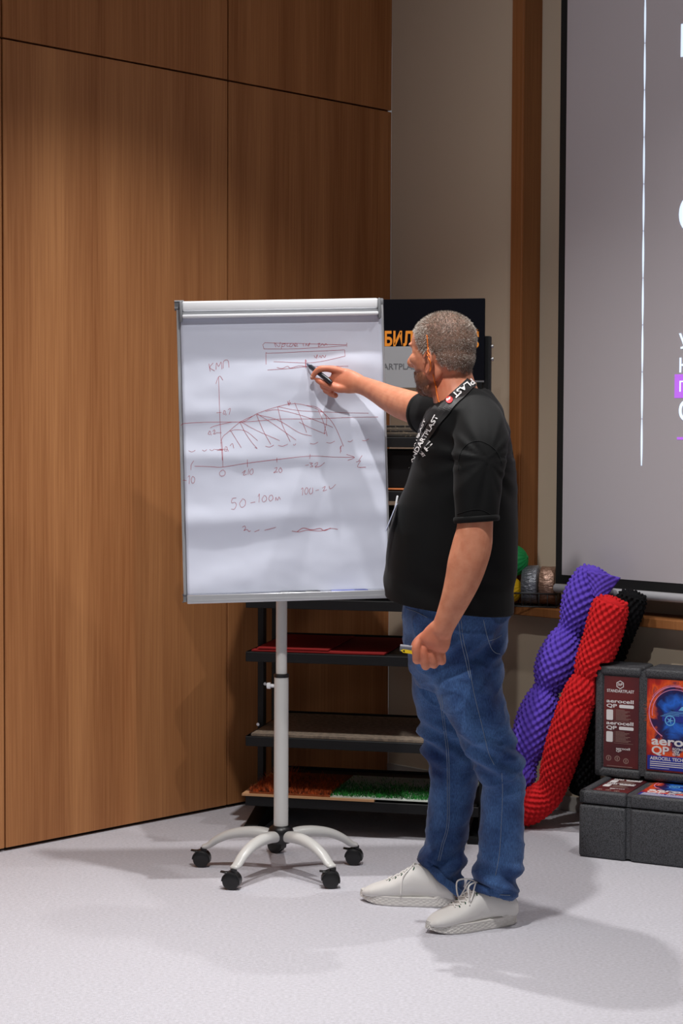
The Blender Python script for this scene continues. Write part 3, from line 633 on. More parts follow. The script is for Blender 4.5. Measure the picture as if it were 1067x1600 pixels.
def label_print(t, ML, segs, z):
    """ML: x along the box, y up the label face, z out of the lid"""
    a0, a1 = .033, segs[0][1] - .008; b0_, b1_ = segs[1][0] + .008, segs[1][1] - .008; y0, y1 = .035, BXD - .035; H_ = y1 - y0
    l1 = uvplane('label', ML, a0, a1, y0, y1, z, M_MAROON, t, 0, .3); l1['label'] = 'maroon printed side label'
    l2 = uvplane('label', ML, b0_, b1_, y0, y1, z, M_ART, t, .18, 1.15); l2['label'] = 'colourful printed label with a blue car'
    wd = a1 - a0; zz = z + .0003
    def tx(p, s, x, y, size, m=M_PRW, fit=None, bold=.0, sp_=1, hgt=None): return text('lettering', s, ML, x, y, size, m, p, fit=fit, bold=bold * .5, z=zz, spacing=sp_, hgt=hgt)
    cx = a0 + wd * .46
    # hexagon emblem
    bm = NB(); cy = y1 - H_ * .09
    for rr, r2 in ((.0155, .0125),):
        P = [(cx + rr * math.sin(k * PI / 3), cy + rr * math.cos(k * PI / 3)) for k in range(6)]; Q = [(cx + r2 * math.sin(k * PI / 3), cy + r2 * math.cos(k * PI / 3)) for k in range(6)]
        for k in range(6): poly3(bm, ML, [P[k], P[(k + 1) % 6], Q[(k + 1) % 6], Q[k]], zz, zz + .0004)
    obj('emblem', bm, M_PRW, l1)
    tx(l1, 'StP', cx - .0085, cy - .0032, .010, bold=.0004, fit=.017)
    tx(l1, 'STANDARTPLAST', a0 + wd * .08, y1 - H_ * .175, .014, bold=.0004, fit=wd * .78, hgt=.0105)
    for yy, tag_ in ((.29, 'SHIELD'), (.53, 'STANDARD')):
        tx(l1, 'aerocell', a0 + wd * .07, y1 - H_ * yy, .02, bold=.0008, fit=wd * .78, hgt=.0125); tx(l1, 'QP', a0 + wd * .07, y1 - H_ * (yy + .052), .018, bold=.0008, fit=wd * .30, hgt=.0125)
        bm = NB(); P = rrect(wd * .42, .012, .004); poly3(bm, ML, [(x + a0 + wd * .65, y + y1 - H_ * (yy + .035)) for x, y in P], zz, zz + .0004); obj('print_pill', bm, M_PRW, l1); bm = NB()
        P = rrect(wd * .19, H_ * .115, .004); poly3(bm, ML, [(x + a0 + wd * .17, y + y1 - H_ * (yy + .135)) for x, y in P], zz, zz + .0004); obj('print_block', bm, M_PRW, l1)
        bm = NB()
        for k in range(9):
            yk = y1 - H_ * (yy + .078 + .0135 * k); plate(bm, ML, a0 + wd * .34, a0 + wd * (.60 + .20 * ((k * 37) % 10) / 10), yk, yk + .0016, zz, zz + .0003)
        plate(bm, ML, a0 + wd * .30, a0 + wd * .305, y1 - H_ * (yy + .19), y1 - H_ * (yy + .07), zz, zz + .0003); plate(bm, ML, a0 + wd * .3, a0 + wd * .85, y1 - H_ * (yy + .20), y1 - H_ * (yy + .203), zz, zz + .0003)
        obj('small_print', bm, M_PRG, l1)
    tx(l1, 'aerocell', a0 + wd * .36, y1 - H_ * .80, .012, bold=.0003, fit=wd * .40, hgt=.008); tx(l1, 'QP', a0 + wd * .36, y1 - H_ * .825, .01, bold=.0003, fit=wd * .16, hgt=.007)
    bm = NB()
    for k in range(3):
        c_ = (a0 + wd * (.15 + .25 * k), y1 - H_ * (.90 + (.02 if k == 2 else 0))); r_ = .010; n = 18
        for j in range(n):
            A_ = [(c_[0] + r * math.cos(2 * PI * q_ / n), c_[1] + r * math.sin(2 * PI * q_ / n)) for r, q_ in ((r_, j), (r_, j + 1), (r_ * .72, j + 1), (r_ * .72, j))]; poly3(bm, ML, A_, zz, zz + .0003)
        plate(bm, ML, c_[0] - .002, c_[0] + .002, c_[1] - .005, c_[1] + .005, zz, zz + .0003)
    plate(bm, ML, a0 + wd * .1, a0 + wd * .84, y0 + H_ * .012, y0 + H_ * .018, zz, zz + .0003)
    obj('marks', bm, M_PRG, l1)
    # right-hand artwork: glowing arcs and a car
    W2 = b1_ - b0_; ccx, ccy, RR = b0_ + .105, y1 - H_ * .36, .098
    def arc(bm, r, t0, t1, wdt, ccx=ccx, ccy=ccy, sx=1.0):
        n = 40
        for j in range(n):
            a_, b__ = t0 + (t1 - t0) * j / n, t0 + (t1 - t0) * (j + 1) / n
            P = [(ccx + sx * rr * math.cos(q_), ccy + rr * math.sin(q_)) for rr, q_ in ((r, a_), (r, b__), (r - wdt, b__), (r - wdt, a_))]; poly3(bm, ML, P, zz, zz + .0003)
    bm = NB(); arc(bm, RR, .9, 4.2, .003); arc(bm, RR - .012, 1.2, 3.3, .002); arc(bm, RR + .004, 1.4, 2.6, .0012); obj('light_ring', bm, M_PINK, l2)
    bm = NB()
    for k in range(46):
        a_ = random.uniform(1.3, 4.3); r0 = RR * random.uniform(1.0, 1.08); r1 = r0 + random.uniform(.004, .02)
        dx, dy = math.cos(a_), math.sin(a_); px_, py_ = -dy * .0006, dx * .0006
        poly3(bm, ML, [(ccx + dx * r0 - px_, ccy + dy * r0 - py_), (ccx + dx * r1, ccy + dy * r1), (ccx + dx * r0 + px_, ccy + dy * r0 + py_)], zz, zz + .0003)
    obj('sparks', bm, M_ORG, l2)['kind'] = 'stuff'
    bm = NB()  # car silhouette, generic coupe
    car = [(x_ * .82, y_) for x_, y_ in [(-.07, -.028), (-.072, -.010), (-.055, .004), (-.02, .010), (.005, .030), (.05, .036), (.085, .030), (.11, .012), (.135, .006), (.14, -.02), (.12, -.03)]]
    poly3(bm, ML, [(ccx + x + .01, ccy + y - .002) for x, y in car], zz, zz + .0003); obj('car_picture', bm, M_BLU, l2, label='blue car drawing')
    bm = NB(); zz2 = zz + .0004
    win = [(.0, .014), (.012, .028), (.04, .032), (.062, .027), (.074, .014)]
    poly3(bm, ML, [(ccx + x + .01, ccy + y - .002) for x, y in win], zz2, zz2 + .0002)
    for wx in (-.03, .066):
        n = 26
        for j in range(n):
            P = [(ccx + wx + .01 + r * math.cos(2 * PI * q_ / n), ccy - .026 + r * math.sin(2 * PI * q_ / n)) for r, q_ in ((.019, j), (.019, j + 1), (.0155, j + 1), (.0155, j))]; poly3(bm, ML, P, zz2, zz2 + .0002)
        for j in range(5):
            a_ = 2 * PI * j / 5; poly3(bm, ML, [(ccx + wx + .01 + .003 * math.cos(a_ + 1.5), ccy - .026 + .003 * math.sin(a_ + 1.5)), (ccx + wx + .01 + .015 * math.cos(a_), ccy - .026 + .015 * math.sin(a_)), (ccx + wx + .01 + .003 * math.cos(a_ - 1.5), ccy - .026 + .003 * math.sin(a_ - 1.5))], zz2, zz2 + .0002)
    for k in range(7): yy = ccy - .012 + k * .003; x_ = ccx - .055 + k * .006; plate(bm, ML, x_, x_ + .05 + .012 * (k % 3), yy, yy + .0009, zz2, zz2 + .0002)
    obj('car_highlights', bm, M_GLOW, l2)
    bm = NB()
    poly3(bm, ML, [(b0_ + .004, y0 + .006), (b1_ - .004, y0 + .006), (b1_ - .004, y0 + H_ * .17), (b0_ + .004, y0 + H_ * .17)], zz, zz + .0002); pb_ = obj('print_block', bm, M_BLU, l2)
    tx(l2, 'aerocell', b0_ + .018, y0 + H_ * .29, .042, bold=.0022, fit=.20, hgt=.030); tx(l2, 'QP', b0_ + .018, y0 + H_ * .19, .038, bold=.0018, fit=.064, hgt=.028)
    tx(l2, 'БОЛЬШЕ', b0_ + .095, y0 + H_ * .245, .011, bold=.0005); tx(l2, 'ЧЕМ', b0_ + .095, y0 + H_ * .215, .011, bold=.0005); tx(l2, 'ШУМ', b0_ + .095, y0 + H_ * .187, .011, bold=.0005)
    me_ = tx(l2, 'AEROCELL TECHNOLOGY', b0_ + .014, y0 + H_ * .125, .013, bold=.0006, fit=.19)
    bm = NB()
    for k in range(4): plate(bm, ML, b0_ + .014, b0_ + .014 + (.22, .21, .15, .07)[k], y0 + H_ * (.10 - .022 * k), y0 + H_ * (.10 - .022 * k) + (.0028 if k < 3 else .0014), zz + .0003, zz + .0006)
    obj('small_print', bm, M_PRW, l2)
fb1, segs = foam_box('foam_box', 'black foam box lying flat on the carpet under the other box', M1, BHt)
label_print(fb1, M1, segs, BHt - .0055)
b2 = FL(928, 1212, BHt); b2 = b2 + Vector((0, 0, .001))
# upper box stands on its long side: lid faces the room
H2 = .165
M2 = frame(b2, bx, (0, 0, 1)) @ Matrix.Translation((0, 0, -H2)) # x along, y up, z out to the viewer
fb2, _ = foam_box('foam_box', 'black foam box standing on edge with printed lid facing out', M2, H2, H2 - (BHt - LIDZ))
label_print(fb2, M2, segs, H2 - .0055)

# ------------------------------------------------------------------ egg-crate foam rolls
def squeeze(v):
    q = M2I @ v
    if -.003 < q.x < .2 and -.01 < q.y < .41 and -.02 < q.z < H2 + .01: v = M2 @ Vector((-.003, q.y, q.z))
    return v
M2I = M2.inverted()
def roll(name, lab, cat, spine, c, nth=200, ns=400, kth=15, klen=.032, amp=.0054, caps=True, twist=1.0):
    q = cr([(W(px, py, Y), r) for px, py, Y, r in spine], max(4, ns // (len(spine) - 1))); P = [e[0] for e in q]; T, U = frames_along(P)
    bm = NB(); rings = []; s = 0
    for i, (p, r) in enumerate(q):
        if i: s += (p - P[i - 1]).length
        V = T[i].cross(U[i]); ring = []
        endf = min(1, i / 4, (len(q) - 1 - i) / 4)
        for k in range(nth):
            a = 2 * PI * k / nth; ph = a * kth + twist * s * 20; ps = 2 * PI * s / klen
            hgt = 1.25 * (math.sin(ph + ps) + math.sin(ph - ps) * .9)
            rr = r + amp * .5 * hgt + .0015 * noise.noise(P[i] * 20 + U[i] * math.cos(a))
            rr *= (.90 + .1 * endf)
            ring.append(bm.verts.new(squeeze(p + (U[i] * math.cos(a) + V * math.sin(a)) * rr)))
        rings.append(ring)
    for A, B in zip(rings[:-1], rings[1:]):
        for k in range(nth): bm.faces.new((A[k], A[(k + 1) % nth], B[(k + 1) % nth], B[k]))
    t = empty(name, P[-1], lab, cat)
    m = mat(name + '_' + cat + str(c), c, .9, spec=.08, bump=(500, .2, (1, 1, 1), .001))
    bmesh.ops.recalc_face_normals(bm, faces=bm.faces[:])
    me = bpy.data.meshes.new('roll_body'); bm.to_mesh(me); bm.free(); link('roll_body', me, m, t, True)
    # wound end faces as spirals of sheet
    for idx, sgn_ in ((0, -1), (len(q) - 1, 1)):
        bm = NB(); p, r = q[idx][0], q[idx][1]; Tn, Un = T[idx] * sgn_, U[idx]; V = Tn.cross(Un); turns = 3.2; n = 120; prev = None
        for k in range(n):
            a = turns * 2 * PI * k / n; rad = r * (.12 + .80 * k / n); wob = 1 + .07 * math.sin(a * 5); hgt = (.006 + .010 * (1 - k / n) + .003 * math.sin(a * 7)) if sgn_ < 0 else .002
            dr = Un * math.cos(a) + V * math.sin(a); th_ = .010
            cur = [bm.verts.new(p + dr * (rad * wob + o_) + Tn * h_) for o_, h_ in ((-th_ / 2, -.05), (th_ / 2, -.05), (th_ / 2, hgt), (0, hgt + .003), (-th_ / 2, hgt))]
            if prev:
                for j in range(5): bm.faces.new((prev[j], prev[(j + 1) % 5], cur[(j + 1) % 5], cur[j]))
            else: bm.faces.new(cur[::-1])
            prev = cur
        bm.faces.new(prev); obj('wound_end', bm, m, t, smooth=True)
    return t, m, q, T, U
pur, mp_, qp, Tp, Up = roll('foam_roll', 'purple egg-crate foam roll tied into bulges, leaning against the oak sill', 'foam roll',
    [(930, 893, 6.665, .060), (922, 912, 6.665, .071), (911, 938, 6.665, .076), (902, 962, 6.665, .066), (893, 981, 6.665, .047), (889, 988, 6.665, .046), (882, 1004, 6.665, .064), (873, 1030, 6.665, .078), (863, 1055, 6.665, .071), (856, 1072, 6.665, .050), (853, 1079, 6.665, .047), (848, 1094, 6.665, .062), (838, 1125, 6.665, .074), (828, 1160, 6.665, .068), (822, 1182, 6.665, .050), (819, 1190, 6.665, .047), (816, 1198, 6.665, .052), (813, 1208, 6.665, .058), (808, 1222, 6.67, .052)], (104, 78, 196))
# loose corner of the purple sheet at the top
bm = NB(); Pa, Pb, Pc, Pd = W(916, 893, 6.60), W(969, 903, 6.585), W(938, 945, 6.59), W(925, 930, 6.59)
nn = 26; G = []
for j in range(nn + 1):
    row = []
    for i in range(nn + 1):
        u, v = i / nn, j / nn; p = (Pa.lerp(Pb, u)).lerp(Pd.lerp(Pc, u), v); p += Vector((0, -.012 * math.sin(PI * u) - .004 * math.sin(u * 28) * math.sin(v * 24), .004 * math.sin(PI * u))); row.append(bm.verts.new(p))
    G.append(row)
for j in range(nn):
    for i in range(nn): bm.faces.new((G[j][i], G[j][i + 1], G[j + 1][i + 1], G[j + 1][i]))
rt = bmesh.ops.extrude_face_region(bm, geom=bm.faces[:])
for v in [e for e in rt['geom'] if isinstance(e, bmesh.types.BMVert)]: v.co += Vector((.004, .010, 0))
obj('loose_corner', bm, mp_, pur, smooth=True)
roll('foam_roll', 'red egg-crate foam roll leaning in front of the black one, foot bent on the carpet', 'foam roll',
[(957, 940, 6.455, .059), (951, 958, 6.46, .066), (940, 998, 6.47, .066), (927, 1034, 6.475, .062), (920, 1050, 6.475, .054), (917, 1058, 6.475, .045), (914, 1066, 6.475, .052), (909, 1080, 6.48, .060), (903, 1095, 6.485, .060), (896, 1115, 6.49, .062), (884, 1155, 6.52, .065), (871, 1200, 6.56, .060), (863, 1228, 6.58, .050), (852, 1243, 6.60, .057), (828, 1260, 6.625, .062), (800, 1269, 6.64, .060)], (206, 40, 44))
roll('foam_roll', 'black egg-crate foam roll leaning behind the red one', 'foam roll',
    [(989, 930, 6.555, .051), (982, 952, 6.56, .054), (969, 985, 6.585, .053), (957, 1015, 6.63, .053), (949, 1045, 6.69, .053), (938, 1090, 6.72, .053), (925, 1150, 6.745, .053), (914, 1210, 6.76, .053), (909, 1240, 6.765, .045)], (24, 24, 26))

# ------------------------------------------------------------------ things on the sill
MSL = frame(MBW @ Vector((0, SILL + .005, 0)), DB, MBW.to_3x3() @ Vector((0, 0, -1)))   # x along sill, y into niche, z up
MSL = Matrix((MBW.to_3x3() @ Vector((1, 0, 0)), MBW.to_3x3() @ Vector((0, 0, 1)), Vector((0, 0, 1)))).transposed().to_4x4(); MSL.translation = MBW @ Vector((0, SILL + .005, 0))
# local x along wall, y out to the room, z up
def slx(px, y=0.03, z=.05):
    o = MSL @ Vector((0, y, z)); return solve_px(o - Vector((0, 0, 0)), DB, px, 0)
BC_ = MSL @ Vector((slx(836, 0), .042, 0)); MSL = Matrix((Vector((1, -.28, 0)).normalized(), Vector((-.28, -1, 0)).normalized(), Vector((0, 0, 1)))).transposed().to_4x4(); MSL.translation = BC_
def slx(px): return (px - 826) * BC_.y / FPX * 1.03
bxa, bxb = slx(768), slx(872); YB0, YB1, HB = -.052, .062, .055
bk = empty('wire_basket', MSL @ Vector((bxa, 0, 0)), 'black wire basket holding wrapped tape rolls on the oak sill', 'basket')
def wire(pts, r, name='wire'):
    bm = NB(); tubes(bm, [(MSL @ Vector(p), r) for p in pts], 8); return obj(name, bm, mat('basket_wire', (44, 44, 46), .4), bk, smooth=True)
for z, r in ((HB, .0034), (.003, .0026)):
    wire([(bxa, YB0, z), (bxb, YB0, z), (bxb, YB1, z), (bxa, YB1, z), (bxa, YB0, z)], r, 'rim')
nW = 9
for k in range(nW):
    x = bxa + (bxb - bxa) * k / (nW - 1); wire([(x, YB1, HB), (x, YB1, .003), (x, YB0, .003), (x, YB0, HB)], .0020)
for k in (1, 2): y = YB0 + (YB1 - YB0) * k / 3; wire([(bxa, y, HB), (bxa, y, .003), (bxb, y, .003), (bxb, y, HB)], .0014)
def tape(lab, pxa, pxb, R, c, core):
    xa, xb = slx(pxa), slx(pxb); yc = -.008; zc_ = .006 + R; t = empty('tape_roll', MSL @ Vector((xa, yc, .006)), lab, 'tape roll')
    bm = NB(); prof = [(xa, core), (xa, R - .004), (xa + .004, R), ((xa + xb) / 2, R - .0015), (xb - .004, R), (xb, R - .004), (xb, core)]
    n = 48; rg = []
    for k in range(n):
        a = 2 * PI * k / n; rg.append([bm.verts.new(MSL @ Vector((x, yc + r * math.cos(a) * (1 + .012 * noise.noise(Vector((x * 60, k * .7, 1)))), zc_ + r * math.sin(a)))) for x, r in prof])
    for k in range(n):
        A, B = rg[k], rg[(k + 1) % n]
        for j in range(len(prof)): bm.faces.new((A[j], A[(j + 1) % len(prof)], B[(j + 1) % len(prof)], B[j]))
    obj('tape', bm, mat('tape_' + str(c), c, .24, metal=.45, spec=1.0, bump=(38, .8, (1, 3, 3), .008)), t, autosmooth=50)
    bm = NB(); rg = []
    for k in range(32):
        a = 2 * PI * k / 32; rg.append([bm.verts.new(MSL @ Vector((x, yc + r * math.cos(a), zc_ + r * math.sin(a)))) for x, r in ((xa + .001, core + .001), (xb - .001, core + .001), (xb - .001, core - .004), (xa + .001, core - .004))])
    for k in range(32):
        for j in range(4): bm.faces.new((rg[k][j], rg[k][(j + 1) % 4], rg[(k + 1) % 32][(j + 1) % 4], rg[(k + 1) % 32][j]))
    obj('core', bm, mat('card_core', (150, 120, 90), .8), t, smooth=False)
    return t
tape('dark grey tape roll in shiny wrapping in the wire basket', 818, 842, .0775, (128, 132, 140), .036)
tape('brown tape roll in shiny wrapping at the right end of the basket', 845, 869, .076, (150, 116, 98), .036)
def bundle(name, lab, px, py, Y, r, c):
    t = empty(name, W(px, py, Y) - Vector((0, 0, r)), lab, 'ball'); bm = NB(); n, mth = 72, 24; ce = W(px, py, Y); rows = []
    ax = Vector((.9, -.3, .25)).normalized(); u = ax.orthogonal().normalized(); v = ax.cross(u)
    for j in range(1, mth):
        ph = PI * j / mth; row = []
        for k in range(n):
            a = 2 * PI * k / n; rr = r * (1 + .045 * abs(math.sin(a * 9)) * math.sin(ph) ** .5); row.append(bm.verts.new(ce + (ax * math.cos(ph) + (u * math.cos(a) + v * math.sin(a)) * math.sin(ph)) * rr))
        rows.append(row)
    for A, B in zip(rows[:-1], rows[1:]):
        for k in range(n): bm.faces.new((A[k], A[(k + 1) % n], B[(k + 1) % n], B[k]))
    bm.faces.new(rows[0]); bm.faces.new(rows[-1][::-1])
    obj('wound_ball', bm, mat(name + str(c), c, .55), t, smooth=True)
    bm = NB(); tubes(bm, [(ce + ax * r * .97, r * .16), (ce + ax * r * 1.06, r * .10)], 12); obj('knot', bm, mat(name + str(c), c, .55), t, smooth=True)
    return t
zs_ = SILL + .005
bundle('pleated_ball', 'yellow pleated ball half hidden behind the man on the sill', 795, 921, 7.025, .052, (226, 180, 22))
bundle('pleated_ball', 'green pleated ball resting on the yellow one behind the man', 801, 876, 7.035, .060, (20, 150, 76))
# ------------------------------------------------------------------ the man
Z = Vector((0, 0, 1)); XV = Vector((1, 0, 0)); YV = Vector((0, 1, 0))
man = empty('person', (.36, 5.36, 0), 'man in black t-shirt, blue jeans and white sneakers pointing a marker at the flip chart', 'person')
# head frame
HC = W(689, 546, 5.27)
th_ = math.radians(34)
HF = Vector((-math.cos(th_), math.sin(th_), -.10)).normalized(); HLft = Z.cross(HF).normalized(); HU = HF.cross(HLft).normalized()
HM = Matrix((HF, HLft, HU)).transposed().to_4x4(); HM.translation = HC
def hl(f, l, u): return HM @ Vector((f, l, u))
AX = (HF, HLft, HU)
bm = NB()
ell(bm, hl(-.012, 0, .022), AX, (.101, .0790, .085), 36)          # cranium
ell(bm, hl(-.027, 0, -.018), AX, (.076, .071, .078), 30)          # occiput
ell(bm, hl(.030, 0, -.010), AX, (.062, .066, .092), 30)           # face mass
ell(bm, hl(.036, 0, -.080), AX, (.052, .055, .046), 26); ell(bm, hl(.020, 0, -.112), AX, (.050, .050, .028), 22)           # jaw
ell(bm, hl(.066, 0, -.106), AX, (.024, .027, .024), 20)           # chin
ell(bm, hl(.078, 0, .022), AX, (.014, .048, .012), 20)            # brow
for s in (-1, 1):
    ell(bm, hl(.058, s * .040, -.022), AX, (.026, .022, .022), 18)  # cheek
    ell(bm, hl(.000, s * .052, -.060), AX, (.030, .016, .036), 18)  # jaw angle
limb(bm, [(hl(.082, 0, .014), .008), (hl(.096, 0, -.008), .0095), (hl(.106, 0, -.026), .0125), (hl(.098, 0, -.034), .010)], 4, 16)
for s in (-1, 1): ell(bm, hl(.092, s * .012, -.031), AX, (.011, .008, .008), 12)
ell(bm, hl(.086, 0, -.060), AX, (.007, .022, .006), 14); ell(bm, hl(.084, 0, -.072), AX, (.010, .021, .007), 14)  # lips
# ears
for s in (-1, 1):
    ec = hl(-.004, s * .076, -.040); ef = (HF * .80 + HLft * s * -.42).normalized(); eo = (HLft * s + HF * .45).normalized(); eu = (HU - HF * .16).normalized(); ef = eu.cross(eo) * (1 if eu.cross(eo).dot(HF) > 0 else -1)
    pts = []
    for k in range(15):
        a = math.radians(20 + 250 * k / 14); ww = .0185 if math.sin(a) > -.2 else .014
        pts.append((ec + ef * ww * math.cos(a) + eu * (.033 * math.sin(a) + .002) + eo * (.010 - .004 * math.sin(a) ** 2), .0042 if k < 12 else .0055))
    limb(bm, pts, 2, 10)
    limb(bm, [(ec + eu * .012 - ef * .002 + eo * .006, .0035), (ec - ef * .007 + eo * .008, .0038), (ec - eu * .014 - ef * .003 + eo * .007, .004)], 4, 10)
    ell(bm, ec - ef * .003 + eo * .001, (ef, eo, eu), (.017, .006, .030), 18); ell(bm, ec - eu * .031 + eo * .005 + ef * .002, (ef, eo, eu), (.009, .005, .010), 14)
# neck
limb(bm, [(W(702, 566, 5.285), .058, .060), (W(706, 592, 5.275), .062, .066), (W(712, 618, 5.265), .068, .074), (W(722, 650, 5.25), .080, .10)], 5, 28, hint=XV)
# trunk core inside the clothes
def pxr(px0, px1, py, Y, hy, e=2.3):
    a, b = W(px0, py, Y), W(px1, py, Y); return ((a + b) / 2, XV, (b - a).length / 2, YV, hy, e)
core = [(700, 760, 640, 5.26, .09), (684, 772, 655, 5.27, .135), (684, 776, 690, 5.275, .140), (680, 776, 740, 5.28, .135), (662, 776, 800, 5.285, .135), (652, 776, 870, 5.30, .14), (655, 772, 930, 5.32, .135), (665, 768, 985, 5.35, .130), (680, 760, 1040, 5.38, .11)]
loft(bm, [pxr(a, b, y, Y, hy) for a, b, y, Y, hy in core], 40)
# legs
JL = [(670, 790, 1000, 5.29, .095), (670, 786, 1030, 5.285, .098), (674, 785, 1060, 5.28, .097), (686, 790, 1100, 5.275, .092), (699, 795, 1125, 5.27, .087), (714, 804, 1152, 5.27, .084), (731, 813, 1180, 5.27, .080), (743, 817, 1200, 5.275, .076), (752, 820, 1228, 5.285, .072), (750, 819, 1270, 5.30, .070), (749, 817, 1315, 5.305, .070), (743, 816, 1345, 5.31, .073), (738, 813, 1368, 5.31, .076), (735, 806, 1388, 5.31, .072), (733, 800, 1412, 5.31, .070)]
JR = [(634, 745, 1000, 5.47, .095), (639, 742, 1030, 5.48, .098), (645, 742, 1060, 5.49, .096), (650, 744, 1100, 5.51, .090), (655, 746, 1140, 5.53, .084), (662, 748, 1175, 5.545, .078), (671, 747, 1200, 5.555, .073), (671, 743, 1240, 5.56, .070), (668, 736, 1270, 5.565, .068), (663, 728, 1305, 5.565, .068), (658, 725, 1335, 5.565, .070), (659, 723, 1360, 5.565, .074), (662, 722, 1385, 5.565, .072), (668, 722, 1415, 5.565, .070)]
LEG_L, LEG_R = ([((a + b_) / 2, y, Y, (b_ - a) / 2 / 525 * .66) for a, b_, y, Y, hy in J[:-2]] for J in (JL, JR))
for LG in (LEG_L, LEG_R): limb(bm, [(W(x, y, Y), r) for x, y, Y, r in LG], 4, 24)
ftL = (FL(775, 1446), FL(690, 1458)); 
limb(bm, [(W(775, 1370, 5.31), .040), (W(775, 1395, 5.31), .034), (W(768, 1420, 5.30), .028), (W(735, 1434, 5.27), .020), (W(705, 1444, 5.24), .014)], 4, 16); limb(bm, [(W(691, 1360, 5.565), .040), (W(690, 1380, 5.57), .032), (W(682, 1396, 5.575), .026), (W(645, 1396, 5.59), .020), (W(612, 1398, 5.605), .014)], 4, 16)
# left arm hanging (near the camera)
armL = [(W(752, 665, 5.13), .056, .056), (W(748, 720, 5.05), .055, .052), (W(744, 775, 5.015), .050, .048), (W(742, 822, 5.005), .0505, .047), (W(738, 850, 5.00), .0555, .047), (W(730, 880, 4.995), .055, .045), (W(723, 905, 4.995), .050, .042), (W(714, 930, 4.995), .043, .037), (W(704, 954, 5.0), .0365, .030), (W(694, 976, 5.005), .032, .024), (W(688, 988, 5.01), .034, .022)]
limb(bm, armL, 5, 28, hint=XV)
# left fist: back of the hand toward the camera
hd = (W(672, 1022, 5.025) - W(692, 976, 5.005)).normalized(); hx = (XV - hd * XV.dot(hd)).normalized()
limb(bm, [(W(691, 980, 5.010), .033, .020), (W(684, 992, 5.015), .041, .021), (W(678, 1004, 5.020), .046, .021), (W(673, 1009, 5.028), .043, .016)], 5, 26, hint=hx)
FING = [((650, 1012), (651, 1031), (661, 1039)), ((662, 1016), (664, 1040), (670, 1040)), ((674, 1018), (677, 1038), (681, 1038)), ((686, 1018), (689, 1033), (690, 1034))]
for k, (a, b, c) in enumerate(FING):
    r = (.0118, .0114, .0110, .0104)[k]; dy = .004 * k
    limb(bm, [(W(a[0] + 6, a[1] - 14, 5.020 + dy), r * .95), (W(*a, 5.012 + dy), r * 1.05), (W((a[0] + b[0]) / 2, (a[1] + b[1]) / 2, 5.012 + dy), r * 1.0), (W(*b, 5.019 + dy), r * 1.04), (W(b[0] + 3, b[1] - 1, 5.043 + dy), r * .92), (W(c[0] + 1, c[1] - 16, 5.057 + dy), r * .88), (W(c[0] + 4, c[1] - 22, 5.051 + dy), r * .8)], 4, 16)
limb(bm, [(W(676, 988, 5.030), .015), (W(662, 995, 5.045), .0145), (W(650, 1006, 5.061), .0125), (W(648, 1018, 5.067), .0115), (W(655, 1028, 5.069), .010)], 5, 16)
# right arm stretched to the board
armR = [(W(716, 642, 5.40), .062, .058), (W(690, 644, 5.455), .058, .054), (W(662, 640, 5.53), .052, .048), (W(643, 636, 5.585), .0500, .045), (W(625, 630, 5.64), .0480, .043), (W(607, 622, 5.69), .0420, .037), (W(588, 612, 5.745), .0355, .030), (W(573, 605, 5.785), .0310, .025), (W(562, 601, 5.81), .0300, .022), (W(553, 598, 5.825), .0330, .022)]
limb(bm, armR, 5, 28, hint=Z)
YH = 5.845
limb(bm, [(W(562, 600, 5.81), .030, .022), (W(548, 597, 5.828), .038, .021), (W(535, 594, YH), .040, .020), (W(524, 592, YH + .008), .034, .018)], 5, 26, hint=(Z * .95 + XV * .25).normalized())
limb(bm, [(W(540, 583, YH - .004), .0135), (W(524, 578, YH - .002), .0128), (W(510, 576, YH + .000), .0108), (W(500, 577, YH + .001), .0112), (W(492, 583, YH + .006), .0090), (W(488, 590, YH + .010), .0080)], 5, 16)     # index
limb(bm, [(W(546, 606, 5.825), .0150), (W(530, 607, YH - .012), .0145), (W(515, 603, YH - .010), .0118), (W(505, 599, YH - .004), .0112), (W(496, 594, YH + .006), .0088)], 5, 16)  # thumb
for dy, dx, dz in ((.016, 2, 8), (.027, 6, 15), (.036, 12, 20)):
    limb(bm, [(W(534 + dx * .3, 590 + dz * .4, YH + dy * .6), .012), (W(516 + dx, 588 + dz * .7, YH + dy * .75), .0115), (W(504 + dx, 592 + dz * .8, YH + dy), .0108), (W(503 + dx, 598 + dz * .8, YH + dy - .004), .0100), (W(512 + dx, 602 + dz * .8, YH + dy - .010), .0092)], 5, 14)
bme = fuse(bm, .0028, 2, .45)
co = get_co(bme); no = get_no(bme)
# face relief: eye sockets
inv = np.array(HM.inverted()); loc = co @ inv[:3, :3].T + inv[:3, 3]
for s in (-1, 1):
    d2 = ((loc[:, 0] - .084) / .022) ** 2 + ((loc[:, 1] - s * .031) / .016) ** 2 + ((loc[:, 2] + .001) / .012) ** 2
    co -= no * (np.exp(-d2) * .006)[:, None]
for s in (-1, 1):
    ec = hl(-.004, s * .076, -.040); eo = (HLft * s + HF * .45).normalized(); cc = np.array(ec + eo * .004 - HU * .006 + HF * .004); dd = np.linalg.norm((co - cc) @ np.eye(3), axis=1)
    co -= np.array(eo)[None] * (np.exp(-(dd / .0075) ** 2) * .008)[:, None]
set_co(bme, co)
